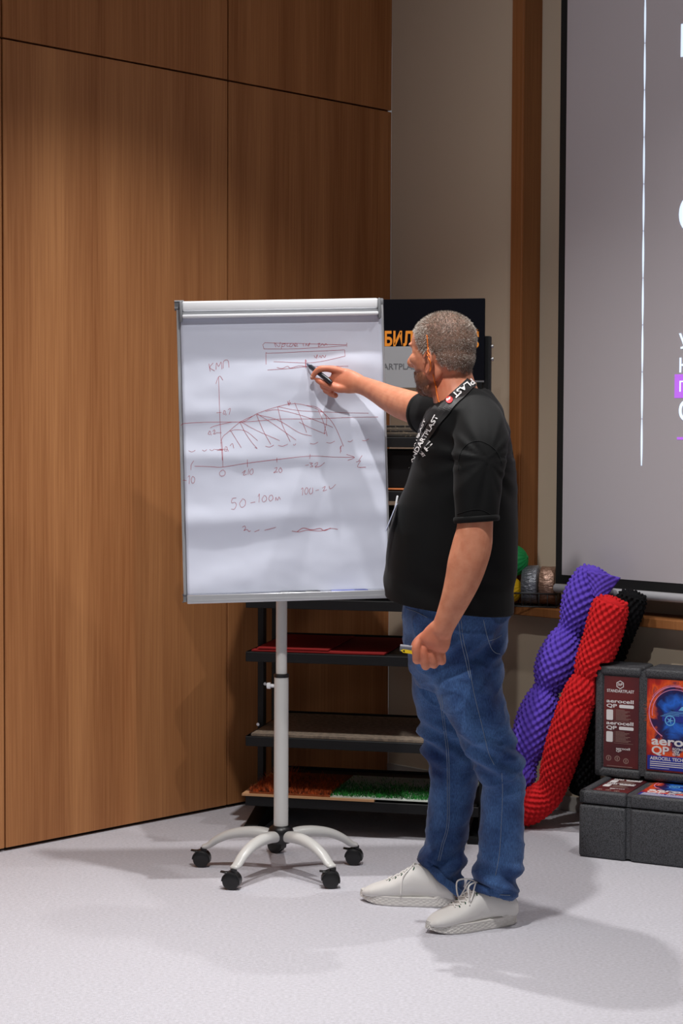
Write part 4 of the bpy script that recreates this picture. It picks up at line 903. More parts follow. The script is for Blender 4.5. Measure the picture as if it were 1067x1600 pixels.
# colour attribute: skin with stubble and under-hair tint
def hair_mask(L):
    f, l, u = L[:, 0], L[:, 1], L[:, 2]; al = np.abs(l)
    line = np.interp(f, [-.2, -.075, -.045, -.02, -.012, .010, .020, .034, .046, .056, .2], [-.080, -.076, -.060, -.040, -.010, -.026, -.016, .008, .030, .056, .075])
    nz_ = .004 * np.sin(f * 260 + l * 170) + .003 * np.sin(l * 310)
    m_ = u - line + nz_
    near_ear = (np.hypot((f + .004) / .020, (u + .040) / .034) < 1) & (al > .060)
    m_ = np.where(near_ear, -.02, m_)
    m_ = np.where(u < -.095, -.05, m_)
    return np.clip(m_ / .012, -1, 1)
def beard_mask(L):
    f, l, u = L[:, 0], L[:, 1], L[:, 2]
    a = np.clip((-.050 - u - 1.0 * np.maximum(0, .045 - f)) / .016, 0, 1) * np.clip((f - .008) / .02, 0, 1) * np.clip((u + .145) / .02, 0, 1)
    return a
hm = np.clip(hair_mask(loc) * .5 + .5, 0, 1) * (np.linalg.norm(loc, axis=1) < .14); bd_ = beard_mask(loc) * (np.linalg.norm(loc, axis=1) < .15)
hand = np.zeros(len(co))
red = np.exp(-(((loc[:, 0] + .0) / .06) ** 2 + ((loc[:, 2] + .10) / .07) ** 2)) * .6
for pt in (W(672, 1010, 5.015), W(515, 590, YH)):
    red = np.maximum(red, .75 * np.exp(-(np.linalg.norm(co - np.array(pt), axis=1) / .07) ** 2))
ca = bme.color_attributes.new('tint', 'FLOAT_COLOR', 'POINT'); arr = np.stack([hm, bd_, red, np.ones(len(co))], 1).astype(np.float32); ca.data.foreach_set('color', arr.ravel())
ms = bpy.data.materials.new('skin'); ms.use_nodes = True; nt = ms.node_tree; b = nt.nodes['Principled BSDF']; L_ = nt.links
at = nt.nodes.new('ShaderNodeVertexColor'); at.layer_name = 'tint'; sp_ = nt.nodes.new('ShaderNodeSeparateColor'); L_.new(at.outputs[0], sp_.inputs[0])
tc = nt.nodes.new('ShaderNodeTexCoord'); n1 = nt.nodes.new('ShaderNodeTexNoise'); n1.inputs['Scale'].default_value = 38; n1.inputs['Detail'].default_value = 5; L_.new(tc.outputs['Object'], n1.inputs['Vector'])
def mixc(a_sock, col, f_sock=None, f=.5, mul=None):
    mx = nt.nodes.new('ShaderNodeMix'); mx.data_type = 'RGBA'; L_.new(a_sock, mx.inputs[6]) if a_sock else None
    mx.inputs[7].default_value = (*lin(col), 1)
    if f_sock is not None:
        if mul is not None:
            mm = nt.nodes.new('ShaderNodeMath'); mm.operation = 'MULTIPLY'; mm.inputs[1].default_value = mul; L_.new(f_sock, mm.inputs[0]); f_sock = mm.outputs[0]
        L_.new(f_sock, mx.inputs[0])
    else: mx.inputs[0].default_value = f
    return mx.outputs[2]
rgb = nt.nodes.new('ShaderNodeRGB'); rgb.outputs[0].default_value = (*lin((218, 154, 122)), 1)
c = mixc(rgb.outputs[0], (172, 92, 62), n1.outputs[0], mul=.85); c = mixc(c, (200, 104, 76), sp_.outputs[2], mul=.8); c = mixc(c, (88, 60, 44), sp_.outputs[1], mul=.78); c = mixc(c, (116, 96, 84), sp_.outputs[0], mul=.85)
L_.new(c, b.inputs['Base Color']); b.inputs['Roughness'].default_value = .52; b.inputs['Specular IOR Level'].default_value = .4
b.inputs['Subsurface Weight'].default_value = .12; b.inputs['Subsurface Radius'].default_value = (.012, .004, .002); b.inputs['Subsurface Scale'].default_value = .4
n2 = nt.nodes.new('ShaderNodeTexNoise'); n2.inputs['Scale'].default_value = 420; n2.inputs['Detail'].default_value = 3; L_.new(tc.outputs['Object'], n2.inputs['Vector'])
bpn = nt.nodes.new('ShaderNodeBump'); bpn.inputs['Strength'].default_value = .18; bpn.inputs['Distance'].default_value = .001; L_.new(n2.outputs[0], bpn.inputs['Height']); L_.new(bpn.outputs[0], b.inputs['Normal'])
body = link('body', bme, ms, man, True)
# eyes
for s in (-1, 1):
    bm = NB(); ell(bm, hl(.070, s * .030, -.001), AX, (.0115, .0115, .0105), 20); e = obj('eye', bm, mat('eye_white', (225, 220, 214), .2), man, smooth=True)
    bm = NB(); ell(bm, hl(.0803, s * .030, -.001), AX, (.002, .0052, .0052), 16); obj('iris', bm, mat('iris', (60, 70, 76), .2), e, smooth=True)
    bm = NB(); limb(bm, [(hl(.087, s * .016, .018), .003), (hl(.088, s * .030, .023), .0034), (hl(.078, s * .046, .019), .002)], 4, 10); obj('eyebrow', bm, mat('brow_hair', (92, 68, 50), .8), man, smooth=True)
# nails
for p, nrm in ((W(487, 588, YH + .004), Vector((-.5, -.8, .2))),):
    bm = NB(); n_ = nrm.normalized(); u_ = n_.orthogonal().normalized(); ell(bm, p, (u_, n_.cross(u_), n_), (.0055, .0045, .0015), 12); obj('fingernail', bm, mat('nail', (232, 190, 172), .3), body, smooth=True)
# hair strands
hv = np.where((hair_mask(loc) > -.1) & (np.linalg.norm(loc, axis=1) < .14) & (loc[:, 2] > -.09))[0]
sel = rng.choice(hv, 30000); jit = rng.normal(0, .0012, (len(sel), 3)); V = []; Fc = []
flow = np.array(HM.to_3x3()) @ np.array([-.1, 0, -.75])
flowU = np.array(HM.to_3x3())
for k, vi in enumerate(sel):
    p = co[vi] + jit[k]; n_ = no[vi]; lc = loc[vi]
    fl_ = flowU @ np.array([.5 if lc[0] > .0 else -.25, .0, -.65 if lc[2] < .07 else -.0]); d = n_ * .75 + fl_ * .55 + rng.normal(0, .22, 3); d /= np.linalg.norm(d)
    ln = rng.uniform(.0035, .0065) * (1.15 if lc[2] > .04 else .8); side = np.cross(d, n_ + rng.normal(0, .3, 3)); side /= (np.linalg.norm(side) + 1e-9); b0_i = len(V)
    V += [p - n_ * .001 - side * .0005, p - n_ * .001 + side * .0005, p + d * ln]; Fc.append((b0_i, b0_i + 1, b0_i + 2))
me = bpy.data.meshes.new('hair'); me.from_pydata([tuple(v) for v in V], [], Fc)
mh = bpy.data.materials.new('short_hair'); mh.use_nodes = True; nt = mh.node_tree; b = nt.nodes['Principled BSDF']; ge = nt.nodes.new('ShaderNodeNewGeometry'); r = nt.nodes.new('ShaderNodeValToRGB')
r.color_ramp.elements[0].color = (*lin((88, 72, 62)), 1); r.color_ramp.elements[1].color = (*lin((222, 213, 202)), 1); r.color_ramp.elements[0].position = .15
nt.links.new(ge.outputs['Random Per Island'], r.inputs[0]); nt.links.new(r.outputs[0], b.inputs['Base Color']); b.inputs['Roughness'].default_value = .45
ho = link('hair', me, mh, man, False, 'short cropped brown hair going grey'); ho['kind'] = 'stuff'
bv = np.where((bd_ > .35))[0]; sel = rng.choice(bv, 4500); V = []; Fc = []
for vi in sel:
    p = co[vi] + rng.normal(0, .0012, 3); n_ = no[vi]; d = n_ * .7 + np.array([0, 0, -.6]) + rng.normal(0, .3, 3); d /= np.linalg.norm(d); side = np.cross(d, rng.normal(0, 1, 3)); side /= np.linalg.norm(side); b0_i = len(V)
    V += [p - n_ * .0008 - side * .0003, p - n_ * .0008 + side * .0003, p + d * rng.uniform(.002, .004)]; Fc.append((b0_i, b0_i + 1, b0_i + 2))
me = bpy.data.meshes.new('beard'); me.from_pydata([tuple(v) for v in V], [], Fc); ho = link('beard', me, mat('beard_hair', (88, 62, 44), .5), man, False, 'short brown beard stubble'); ho['kind'] = 'stuff'

# ---- t-shirt
def cut(me, geoms):
    """geoms: list of (center, radius, plane point, outward normal): remove what lies beyond the plane near center"""
    bm = NB(); bm.from_mesh(me)
    for c, rad, pp, nn_ in geoms:
        vs = {v for v in bm.verts if (v.co - Vector(c)).length < rad}
        fs = [f for f in bm.faces if all(v in vs for v in f.verts)]; es = {e for f in fs for e in f.edges}; vv = {v for f in fs for v in f.verts}
        bmesh.ops.bisect_plane(bm, geom=list(vv) + list(es) + fs, plane_co=pp, plane_no=nn_, clear_outer=True)
    bm.to_mesh(me); bm.free(); return me
def shell(me, t):
    o = bpy.data.objects.new('tmp', me); COL.objects.link(o); m = o.modifiers.new('s', 'SOLIDIFY'); m.thickness = t; m.offset = -1
    bpy.context.view_layer.update(); out = bpy.data.meshes.new_from_object(o.evaluated_get(bpy.context.evaluated_depsgraph_get())); bpy.data.objects.remove(o); bpy.data.meshes.remove(me); return out
bm = NB()
TOR = [(716, 765, 608, 5.25, .055), (702, 771, 617, 5.25, .095), (681, 778, 629, 5.25, .148), (666, 784, 640, 5.255, .172), (658, 791, 660, 5.26, .180), (653, 797, 685, 5.265, .180), (645, 803, 720, 5.27, .178), (634, 806, 755, 5.275, .176), (619, 807, 790, 5.28, .178), (607, 807, 830, 5.285, .182), (602, 806, 870, 5.29, .186), (600, 804, 905, 5.30, .188), (599, 802, 935, 5.305, .188), (600, 800, 985, 5.31, .188)]
loft(bm, [pxr(a, b_, y, Y, hy, 2.35) for a, b_, y, Y, hy in TOR], 64)
limb(bm, [(W(740, 640, 5.19), .066, .066), (W(748, 668, 5.11), .078, .074), (W(749, 700, 5.055), .077, .068), (W(746, 745, 5.025), .070, .062), (W(744, 790, 5.010), .063, .059), (W(742, 834, 5.005), .060, .058)], 5, 32, hint=XV)
limb(bm, [(W(725, 645, 5.36), .080, .075), (W(700, 646, 5.42), .078, .072), (W(680, 646, 5.47), .070, .066), (W(655, 645, 5.545), .060, .056), (W(630, 640, 5.62), .058, .054)], 5, 28, hint=Z)
tsm = fuse(bm, .0065, 5, .5)
co_t = get_co(tsm); no_t = get_no(tsm)
def wr(P, k): return noise.noise(Vector(P) * k)
pxy = None
q_ = co_t.copy(); d_ = np.zeros(len(co_t))
shL = np.array(W(750, 690, 5.0)); armc = np.array(W(760, 690, 5.1))
for i, p in enumerate(co_t):
    x, y, z = p
    n_ = noise.noise(Vector((x * 5, y * 5, z * 3))) * .005 + noise.noise(Vector((x * 11 + 3, y * 11, z * 6))) * .003
    # folds fanning from the near armpit, and sleeve folds
    dx, dz = x - (.405), z - 1.40
    a_ = math.atan2(dz, dx); rr = math.hypot(dx, dz)
    if rr < .35 and y < 5.25: n_ += .010 * noise.noise(Vector((a_ * 3.2, rr * 2, 7))) * math.exp(-((rr - .12) / .10) ** 2)
    n_ += .004 * math.sin(z * 52 + x * 30 + 3 * noise.noise(Vector((x * 4, y * 4, z * 2)))) * (1 if z < 1.12 else 0) * math.exp(-((z - 1.02) / .06) ** 2)
    d_[i] = n_
co_t = co_t + no_t * d_[:, None]; set_co(tsm, co_t)
hemp = W(700, 964, 5.06); hema, hemb = W(598, 934, 5.24), W(800, 955, 5.3)
hn = (hema - hemp).cross(hemb - hemp).normalized(); hn = -hn if hn.z > 0 else hn
sc0, scn = W(742, 816, 5.005), (W(742, 850, 5.03) - W(744, 790, 5.035)).normalized(); scn = (scn + XV * .10).normalized()
rc0, rcn = W(655, 645, 5.545), (W(630, 640, 5.62) - W(680, 646, 5.47)).normalized()
rc0 = W(656, 644, 5.53)
cut(tsm, [(hemp, 9, hemp, hn), (W(742, 838, 5.000), .086, sc0, scn), (W(640, 642, 5.58), .14, rc0, rcn)])
tsm = shell(tsm, .003)
mt = mat('black_cotton', (5, 6, 7), .75, spec=.2, sheen=.03, bump=(900, .2, (1, 1, 1), .0008))
tee = link('t_shirt', tsm, mt, man, True)
# ---- jeans
bm = NB()
PEL = [(632, 794, 925, 5.31, .165), (629, 796, 960, 5.33, .175), (631, 793, 985, 5.345, .176), (634, 786, 1015, 5.36, .172), (639, 784, 1045, 5.375, .165), (652, 778, 1072, 5.385, .14)]
loft(bm, [pxr(a, b_, y, Y, hy, 2.4) for a, b_, y, Y, hy in PEL], 48)
for J in (JL, JR): loft(bm, [pxr(a, b_, y, Y, hy, 2.15) for a, b_, y, Y, hy in J], 40)
jm = fuse(bm, .006, 3, .5)
cj = get_co(jm); nj = get_no(jm); dj = np.zeros(len(cj))
for i, p in enumerate(cj):
    x, y, z = p; near = y < 5.40; n3 = noise.noise(Vector((x * 6, y * 6, z * 6)))
    d = .004 * n3 + .003 * noise.noise(Vector((x * 16, y * 16, z * 20)))
    kz = .52 if near else .52
    d += .0080 * math.sin((z + (x - .45) * .55) * 105 + 2.5 * n3) * math.exp(-((z - kz) / .07) ** 2)      # knee creases
    d += .0115 * math.sin((z + (x - .42) * (.5 if near else -.5)) * 88 + 2.2 * n3) * math.exp(-((z - .125) / .065) ** 2)   # stacking above the shoe
    d += .0055 * math.sin((z - (x - .40) * .9) * 75 + 2 * n3) * math.exp(-((z - .83) / .07) ** 2)
    d += .005 * math.sin((z * .6 + (x - .40) * 1.0) * 60 + 2 * n3) * math.exp(-((z - .68) / .1) ** 2) + .002 * math.sin(z * 30 + 4 * n3)
    rg_ = 1 - abs(noise.noise(Vector((x * 9 + z * 5, y * 9, z * 15 - x * 6)))) * 2.2
    d += .0055 * max(0, rg_) ** 4 * (.4 + .6 * min(1, abs(z - .32) / .15))
    dj[i] = d
cj += nj * dj[:, None]; set_co(jm, cj)
a1, a2, a3 = W(733, 1391, 5.26), W(797, 1404, 5.31), W(765, 1403, 5.24)
def pl(a, b, c): n_ = (b - a).cross(c - a).normalized(); return -n_ if n_.z > 0 else n_
nL = pl(a1, a2, W(765, 1392, 5.38)); nR = pl(W(657, 1347, 5.55), W(718, 1402, 5.55), W(690, 1372, 5.62))
cut(jm, [(W(767, 1400, 5.31), .16, a1, nL), (W(695, 1390, 5.565), .165, W(657, 1347, 5.55), nR)])
cj = get_co(jm); nj = get_no(jm)
for ctr_, pp_, nn_ in ((W(767, 1400, 5.31), a1, nL), (W(695, 1390, 5.565), W(657, 1347, 5.55), nR)):
    dd = (np.array(pp_) - cj) @ np.array(nn_); near_ = np.linalg.norm(cj - np.array(ctr_), axis=1) < .13
    cj += nj * (np.where(near_ & (dd < .019), .0042, 0) - np.where(near_ & (dd >= .019) & (dd < .027), .0015, 0))[:, None]
set_co(jm, cj)
jm = shell(jm, .004)
md = bpy.data.materials.new('denim'); md.use_nodes = True; nt = md.node_tree; b = nt.nodes['Principled BSDF']; L_ = nt.links
tc = nt.nodes.new('ShaderNodeTexCoord'); n1 = nt.nodes.new('ShaderNodeTexNoise'); n1.inputs['Scale'].default_value = 7; n1.inputs['Detail'].default_value = 4; L_.new(tc.outputs['Object'], n1.inputs['Vector'])
mp = nt.nodes.new('ShaderNodeMapping'); mp.inputs['Scale'].default_value = (900, 900, 140); L_.new(tc.outputs['Object'], mp.inputs[0]); n2 = nt.nodes.new('ShaderNodeTexNoise'); n2.inputs['Scale'].default_value = .6; n2.inputs['Detail'].default_value = 3; L_.new(mp.outputs[0], n2.inputs['Vector'])
ge = nt.nodes.new('ShaderNodeNewGeometry')
r1 = nt.nodes.new('ShaderNodeValToRGB'); r1.color_ramp.elements[0].position = .35; r1.color_ramp.elements[1].position = .68; r1.color_ramp.elements[0].color = (*lin((26, 48, 94)), 1); r1.color_ramp.elements[1].color = (*lin((76, 112, 164)), 1); L_.new(n1.outputs[0], r1.inputs[0])
r2 = nt.nodes.new('ShaderNodeValToRGB'); r2.color_ramp.elements[0].position = .3; r2.color_ramp.elements[1].position = .7; r2.color_ramp.elements[0].color = (.55, .55, .6, 1); r2.color_ramp.elements[1].color = (1.3, 1.3, 1.25, 1); L_.new(n2.outputs[0], r2.inputs[0])
mx = nt.nodes.new('ShaderNodeMix'); mx.data_type = 'RGBA'; mx.blend_type = 'MULTIPLY'; mx.inputs[0].default_value = 1; L_.new(r1.outputs[0], mx.inputs[6]); L_.new(r2.outputs[0], mx.inputs[7]); L_.new(mx.outputs[2], b.inputs['Base Color'])
b.inputs['Roughness'].default_value = .85; b.inputs['Specular IOR Level'].default_value = .2; b.inputs['Sheen Weight'].default_value = .15
bpn = nt.nodes.new('ShaderNodeBump'); bpn.inputs['Strength'].default_value = .3; bpn.inputs['Distance'].default_value = .001; L_.new(n2.outputs[0], bpn.inputs['Height']); L_.new(bpn.outputs[0], b.inputs['Normal'])
jeans = link('jeans', jm, md, man, True)
def tree(me): return BVHTree.FromPolygons([v.co.copy() for v in me.vertices], [tuple(p.vertices) for p in me.polygons])
bj, bt, bb = tree(jm), tree(tsm), tree(bme)
CO = Vector((0, 0, CAMH))
def hit(px, py, trees):
    d = (W(px, py, 5) - CO).normalized(); best = None
    for t_ in trees:
        h = t_.ray_cast(CO, d)
        if h[0] is not None and (best is None or h[3] < best[2]): best = (h[0], h[1], h[3])
    if best is None: return None
    n_ = best[1] if best[1].dot(d) < 0 else -best[1]; return best[0], n_
def seam(name, pts, trees, r, m, parent, off=.0006, step=3):
    out = []
    q = cr([(Vector((x, y, 0)), 0) for x, y in pts], 10) if len(pts) > 2 else [(Vector((pts[0][0], pts[0][1], 0)).lerp(Vector((pts[1][0], pts[1][1], 0)), t / 14), 0) for t in range(15)]
    for e in q:
        h = hit(e[0].x, e[0].y, trees)
        if h: out.append((h[0] + h[1] * off, r))
    if len(out) < 3: return None
    bm = NB(); tubes(bm, out, 6); return obj(name, bm, m, parent, smooth=True)
M_ST = mat('pale_stitching', (128, 142, 160), .8)
SE = [[(720, 968), (724, 1000), (731, 1030), (740, 1080), (752, 1130), (763, 1175), (772, 1195)], [(784, 1208), (785, 1240), (783, 1290), (780, 1335), (774, 1368)],
      [(755, 968), (760, 990), (767, 1012), (774, 1020), (781, 1022)], [(764, 1001), (774, 998), (783, 993)],
      [(687, 1088), (692, 1130), (698, 1180), (699, 1240), (698, 1290), (690, 1320), (684, 1345)], [(690, 1086), (695, 1130), (701, 1180), (702, 1240), (701, 1290), (693, 1320), (687, 1345)],
      [(716, 968), (720, 1000), (727, 1030), (734, 1060)], [(636, 951), (650, 956), (668, 965)]]
for s_ in SE: seam('seam', s_, [bj], .0008, M_ST, jeans)
for s_ in ([(734, 1385), (750, 1391), (775, 1397), (797, 1399)], [(659, 1352), (675, 1371), (697, 1387), (717, 1394)]): seam('hem_stitching', s_, [bj], .0012, M_ST, jeans)
# hem rolls at the leg ends, the shirt hem, cuffs and collar
def rim(me, pp, nn_, rad, c, r, name, m, parent, inset=0):
    pts = [v.co for v in me.vertices if (v.co - Vector(c)).length < rad and abs((v.co - Vector(pp)).dot(nn_)) < .0016]
    if len(pts) < 8: return
    ctr = sum(pts, Vector()) / len(pts); u = Vector(nn_).orthogonal().normalized(); v_ = Vector(nn_).cross(u); n = 40; best = [None] * n
    for p in pts:
        d = p - ctr; a = math.atan2(d.dot(v_), d.dot(u)); k = int((a + PI) / (2 * PI) * n) % n
        if best[k] is None or d.length > best[k].length: best[k] = d
    P = [ctr + b_ for b_ in best if b_ is not None]
    P = [(P[i - 1] + P[i] * 2 + P[(i + 1) % len(P)]) / 4 for i in range(len(P))]
    bm = NB(); rg = []
    for i, p in enumerate(P):
        t = (P[(i + 1) % len(P)] - P[i - 1]).normalized(); a = Vector(nn_); b_ = t.cross(a)
        rg.append([bm.verts.new(p + (p - ctr).normalized() * r * .18 + b_ * r * .42 * math.cos(q) + a * (r * math.sin(q) - r)) for q in [2 * PI * k / 10 for k in range(10)]])
    for i in range(len(rg)):
        A, B = rg[i], rg[(i + 1) % len(rg)]
        for k in range(10): bm.faces.new((A[k], A[(k + 1) % 10], B[(k + 1) % 10], B[k]))
    return obj(name, bm, m, parent, smooth=True)
rim(jm, a1, nL, .16, W(767, 1400, 5.31), .013, 'hem', md, jeans); rim(jm, W(657, 1347, 5.55), nR, .165, W(695, 1385, 5.565), .013, 'hem', md, jeans)
rim(tsm, sc0, scn, .12, sc0, .009, 'cuff', mt, tee); rim(tsm, rc0, rcn, .14, rc0, .009, 'cuff', mt, tee)
# collar: ribbed band following the neckline
nk = []
for k in range(40):
    a = 2 * PI * k / 40; c0 = W(712, 618, 5.262); d = Vector((math.cos(a), math.sin(a), 0)); 
    rr = .079 + .012 * (math.cos(a)); p = c0 + d * rr + Z * (.022 * math.cos(a) - .012 + (.004 * math.cos(2 * a))); nk.append(p)
bm = NB(); rg = []
for i, p in enumerate(nk):
    t = (nk[(i + 1) % 40] - nk[i - 1]).normalized(); rad = (p - W(712, 618, 5.262)); rad.z = 0; rad.normalize(); up_ = (Z * .8 - rad * .55).normalized()
    rg.append([bm.verts.new(p + rad * .0035 * math.cos(q) + up_ * (.011 * math.sin(q))) for q in [2 * PI * k / 10 for k in range(10)]])
for i in range(40):
    A, B = rg[i], rg[(i + 1) % 40]
    for k in range(10): bm.faces.new((A[k], A[(k + 1) % 10], B[(k + 1) % 10], B[k]))
obj('collar', bm, mt, tee, smooth=True, label='ribbed black collar')
seam('sleeve_seam', [(716, 735), (718, 712), (728, 696), (745, 689), (762, 694), (776, 706), (784, 724)], [bt], .0012, mt, tee, .0004)
seam('cuff_seam', [(715, 803), (728, 799), (745, 796), (760, 800), (773, 809)], [bt], .001, mt, tee, .0004)
# chest print
def drape(me, trees, off=.0012):
    """me vertices hold (px, py, 0)"""
    bm = NB(); bm.from_mesh(me); dl = []
    for v in bm.verts:
        h = hit(v.co.x, v.co.y, trees)
        if h: v.co = h[0] + h[1] * off
        else: dl.append(v)
    bmesh.ops.delete(bm, geom=dl, context='VERTS'); bm.to_mesh(me); bm.free(); return me
def drape_text(name, s, p0, p1, hgt, m, parent, trees, flip=1, bold=.03, off=.0012, shear=0, squeeze=1):
    me = font_mesh(s, 1, 'LEFT', 0, bold, shear); c = get_co(me); c = c - c.min(0); wd_, hh = c[:, 0].max(), c[:, 1].max(); a = np.array(p0, float); b_ = np.array(p1, float); d = (b_ - a); n_ = np.array([d[1], -d[0]]) / np.linalg.norm(d) * flip
    o_ = a[None] + c[:, :1] / wd_ * d[None] + c[:, 1:2] / hh * hgt * n_[None]; c = np.concatenate([o_, np.zeros((len(c), 1))], 1); set_co(me, c)
    return link(name, drape(me, trees, off), m, parent, False)
drape_text('chest_print', 'SHULL', (648, 684), (667, 706), 15, M_PRW, tee, [bt]); drape_text('chest_print', 'LABORATORY', (640, 690), (662, 715), 5, M_PRW, tee, [bt])
# ---- lanyard
M_LAN = mat('lanyard_black', (16, 16, 18), .6)
lan = None
def strap(ptsc, wpx, trees, off, name, parent, m, fallback=None):
    q = cr([(Vector((x, y, 0)), w_) for x, y, w_ in ptsc], 9); rows = []
    for i, e in enumerate(q):
        t = (q[min(i + 1, len(q) - 1)][0] - q[max(i - 1, 0)][0]).normalized(); n_ = Vector((-t.y, t.x, 0)); row = []
        for s in (-1, -.33, .33, 1):
            p = e[0] + n_ * s * e[1] / 2; h = hit(p.x, p.y, trees); row.append((h[0] + h[1] * off) if h else None)
        if all(r_ is not None for r_ in row): rows.append(row)
    bm = NB(); prev = None
    for r_ in rows:
        cur = [bm.verts.new(p) for p in r_]
        if prev:
            for k in range(3): bm.faces.new((prev[k], prev[k + 1], cur[k + 1], cur[k]))
        prev = cur
    if len(bm.faces) == 0: bm.free(); return None
    rt = bmesh.ops.extrude_face_region(bm, geom=bm.faces[:])
    for v in [e for e in rt['geom'] if isinstance(e, bmesh.types.BMVert)]: v.co += (v.co - CO).normalized() * .0015
    return obj(name, bm, m, parent, smooth=False)
lan = strap([(744, 585, 15), (736, 597, 18), (722, 612, 19), (707, 626, 18), (693, 643, 18), (680, 660, 16), (667, 682, 13), (654, 703, 11), (645, 722, 10), (636, 742, 9), (628, 762, 8), (622, 780, 7)], 0, [bb, bt], .004, 'lanyard', man, M_LAN)
strap([(683, 637, 8), (670, 652, 9), (659, 670, 8), (651, 690, 7), (644, 712, 6), (636, 735, 5), (629, 755, 5)], 0, [bt], .0035, 'strap', lan, M_LAN)
TR = [bb, bt]
drape_text('lanyard_text', 'TPLAST', (740, 586), (706, 617), 11, M_PRW, lan, TR, 1, .02, .0062)
drape_text('lanyard_text', 'STANDARTPLAST', (641, 734), (687, 652), 7, M_PRW, lan, TR, 1, .02, .0062)
drape_text('lanyard_text', 'STANDARTPLAST', (632, 742), (668, 656), 3, M_PRW, lan, TR, 1, .02, .0055)
n = 20; me = bpy.data.meshes.new('red_badge'); me.from_pydata([(703, 627, 0)] + [(703 + 5.2 * math.cos(2 * PI * k / n), 627 + 5.2 * math.sin(2 * PI * k / n), 0) for k in range(n)], [], [(0, 1 + k, 1 + (k + 1) % n) for k in range(n)])
link('red_emblem', drape(me, TR, .0064), mat('emblem_red', (206, 40, 44), .5), lan, False, 'round red emblem with white lettering')
drape_text('emblem_mark', 'StP', (699.5, 629.5), (706.5, 625.5), 3.5, M_PRW, lan, TR, 1, .04, .0068)
for cx, cy in ((636, 724), (627, 758)):
    me = bpy.data.meshes.new('red_badge'); me.from_pydata([(cx - 1, cy + 6, 0), (cx + 1.5, cy + 5, 0), (cx + 3.5, cy - 5, 0), (cx + .5, cy - 5, 0)], [], [(0, 1, 2, 3)]); link('red_emblem', drape(me, TR, .0056), mat('emblem_red', (206, 40, 44), .5), lan, False)
# badge hanging from the clip
h0 = W(619, 786, 5.215)
bm = NB(); limb(bm, [(W(621, 776, 5.22), .003), (h0, .003), (W(617, 796, 5.215), .0025)], 4, 10); obj('clip', bm, mat('clip_white', (214, 216, 220), .35), lan, smooth=True)
c0, c1 = W(617.5, 788, 5.20), W(601, 829, 5.20); dn = (c1 - c0); wv = Vector((.012, .075, .0))
bm = NB(); nn_ = dn.cross(wv).normalized() * .0012; A = [c0 - wv * .35 + Vector((.006, 0, 0)), c0 + wv * .65, c1 + wv * .65, c1 - wv * .35 + Vector((.006, 0, 0))]
v1 = [bm.verts.new(p + nn_) for p in A]; v2 = [bm.verts.new(p - nn_) for p in A]; bm.faces.new(v1); bm.faces.new(v2[::-1])
for k in range(4): bm.faces.new((v1[k], v2[k], v2[(k + 1) % 4], v1[(k + 1) % 4]))
obj('name_badge', bm, mat('badge_card', (206, 212, 236), .3), lan, label='white name badge seen nearly edge-on')
# orange cord behind the ear
M_CORD = mat('orange_cord', (236, 120, 20), .5)
for k, pts in enumerate(([(668, 524), (669, 536), (670, 548), (672, 556)], [(669, 554), (672, 564), (672, 574), (671, 580)], [(677, 584), (680, 600), (684, 615), (687, 630)])):
    seam('ear_cord', pts, [bb, bt], .0016, M_CORD, man, .0035)

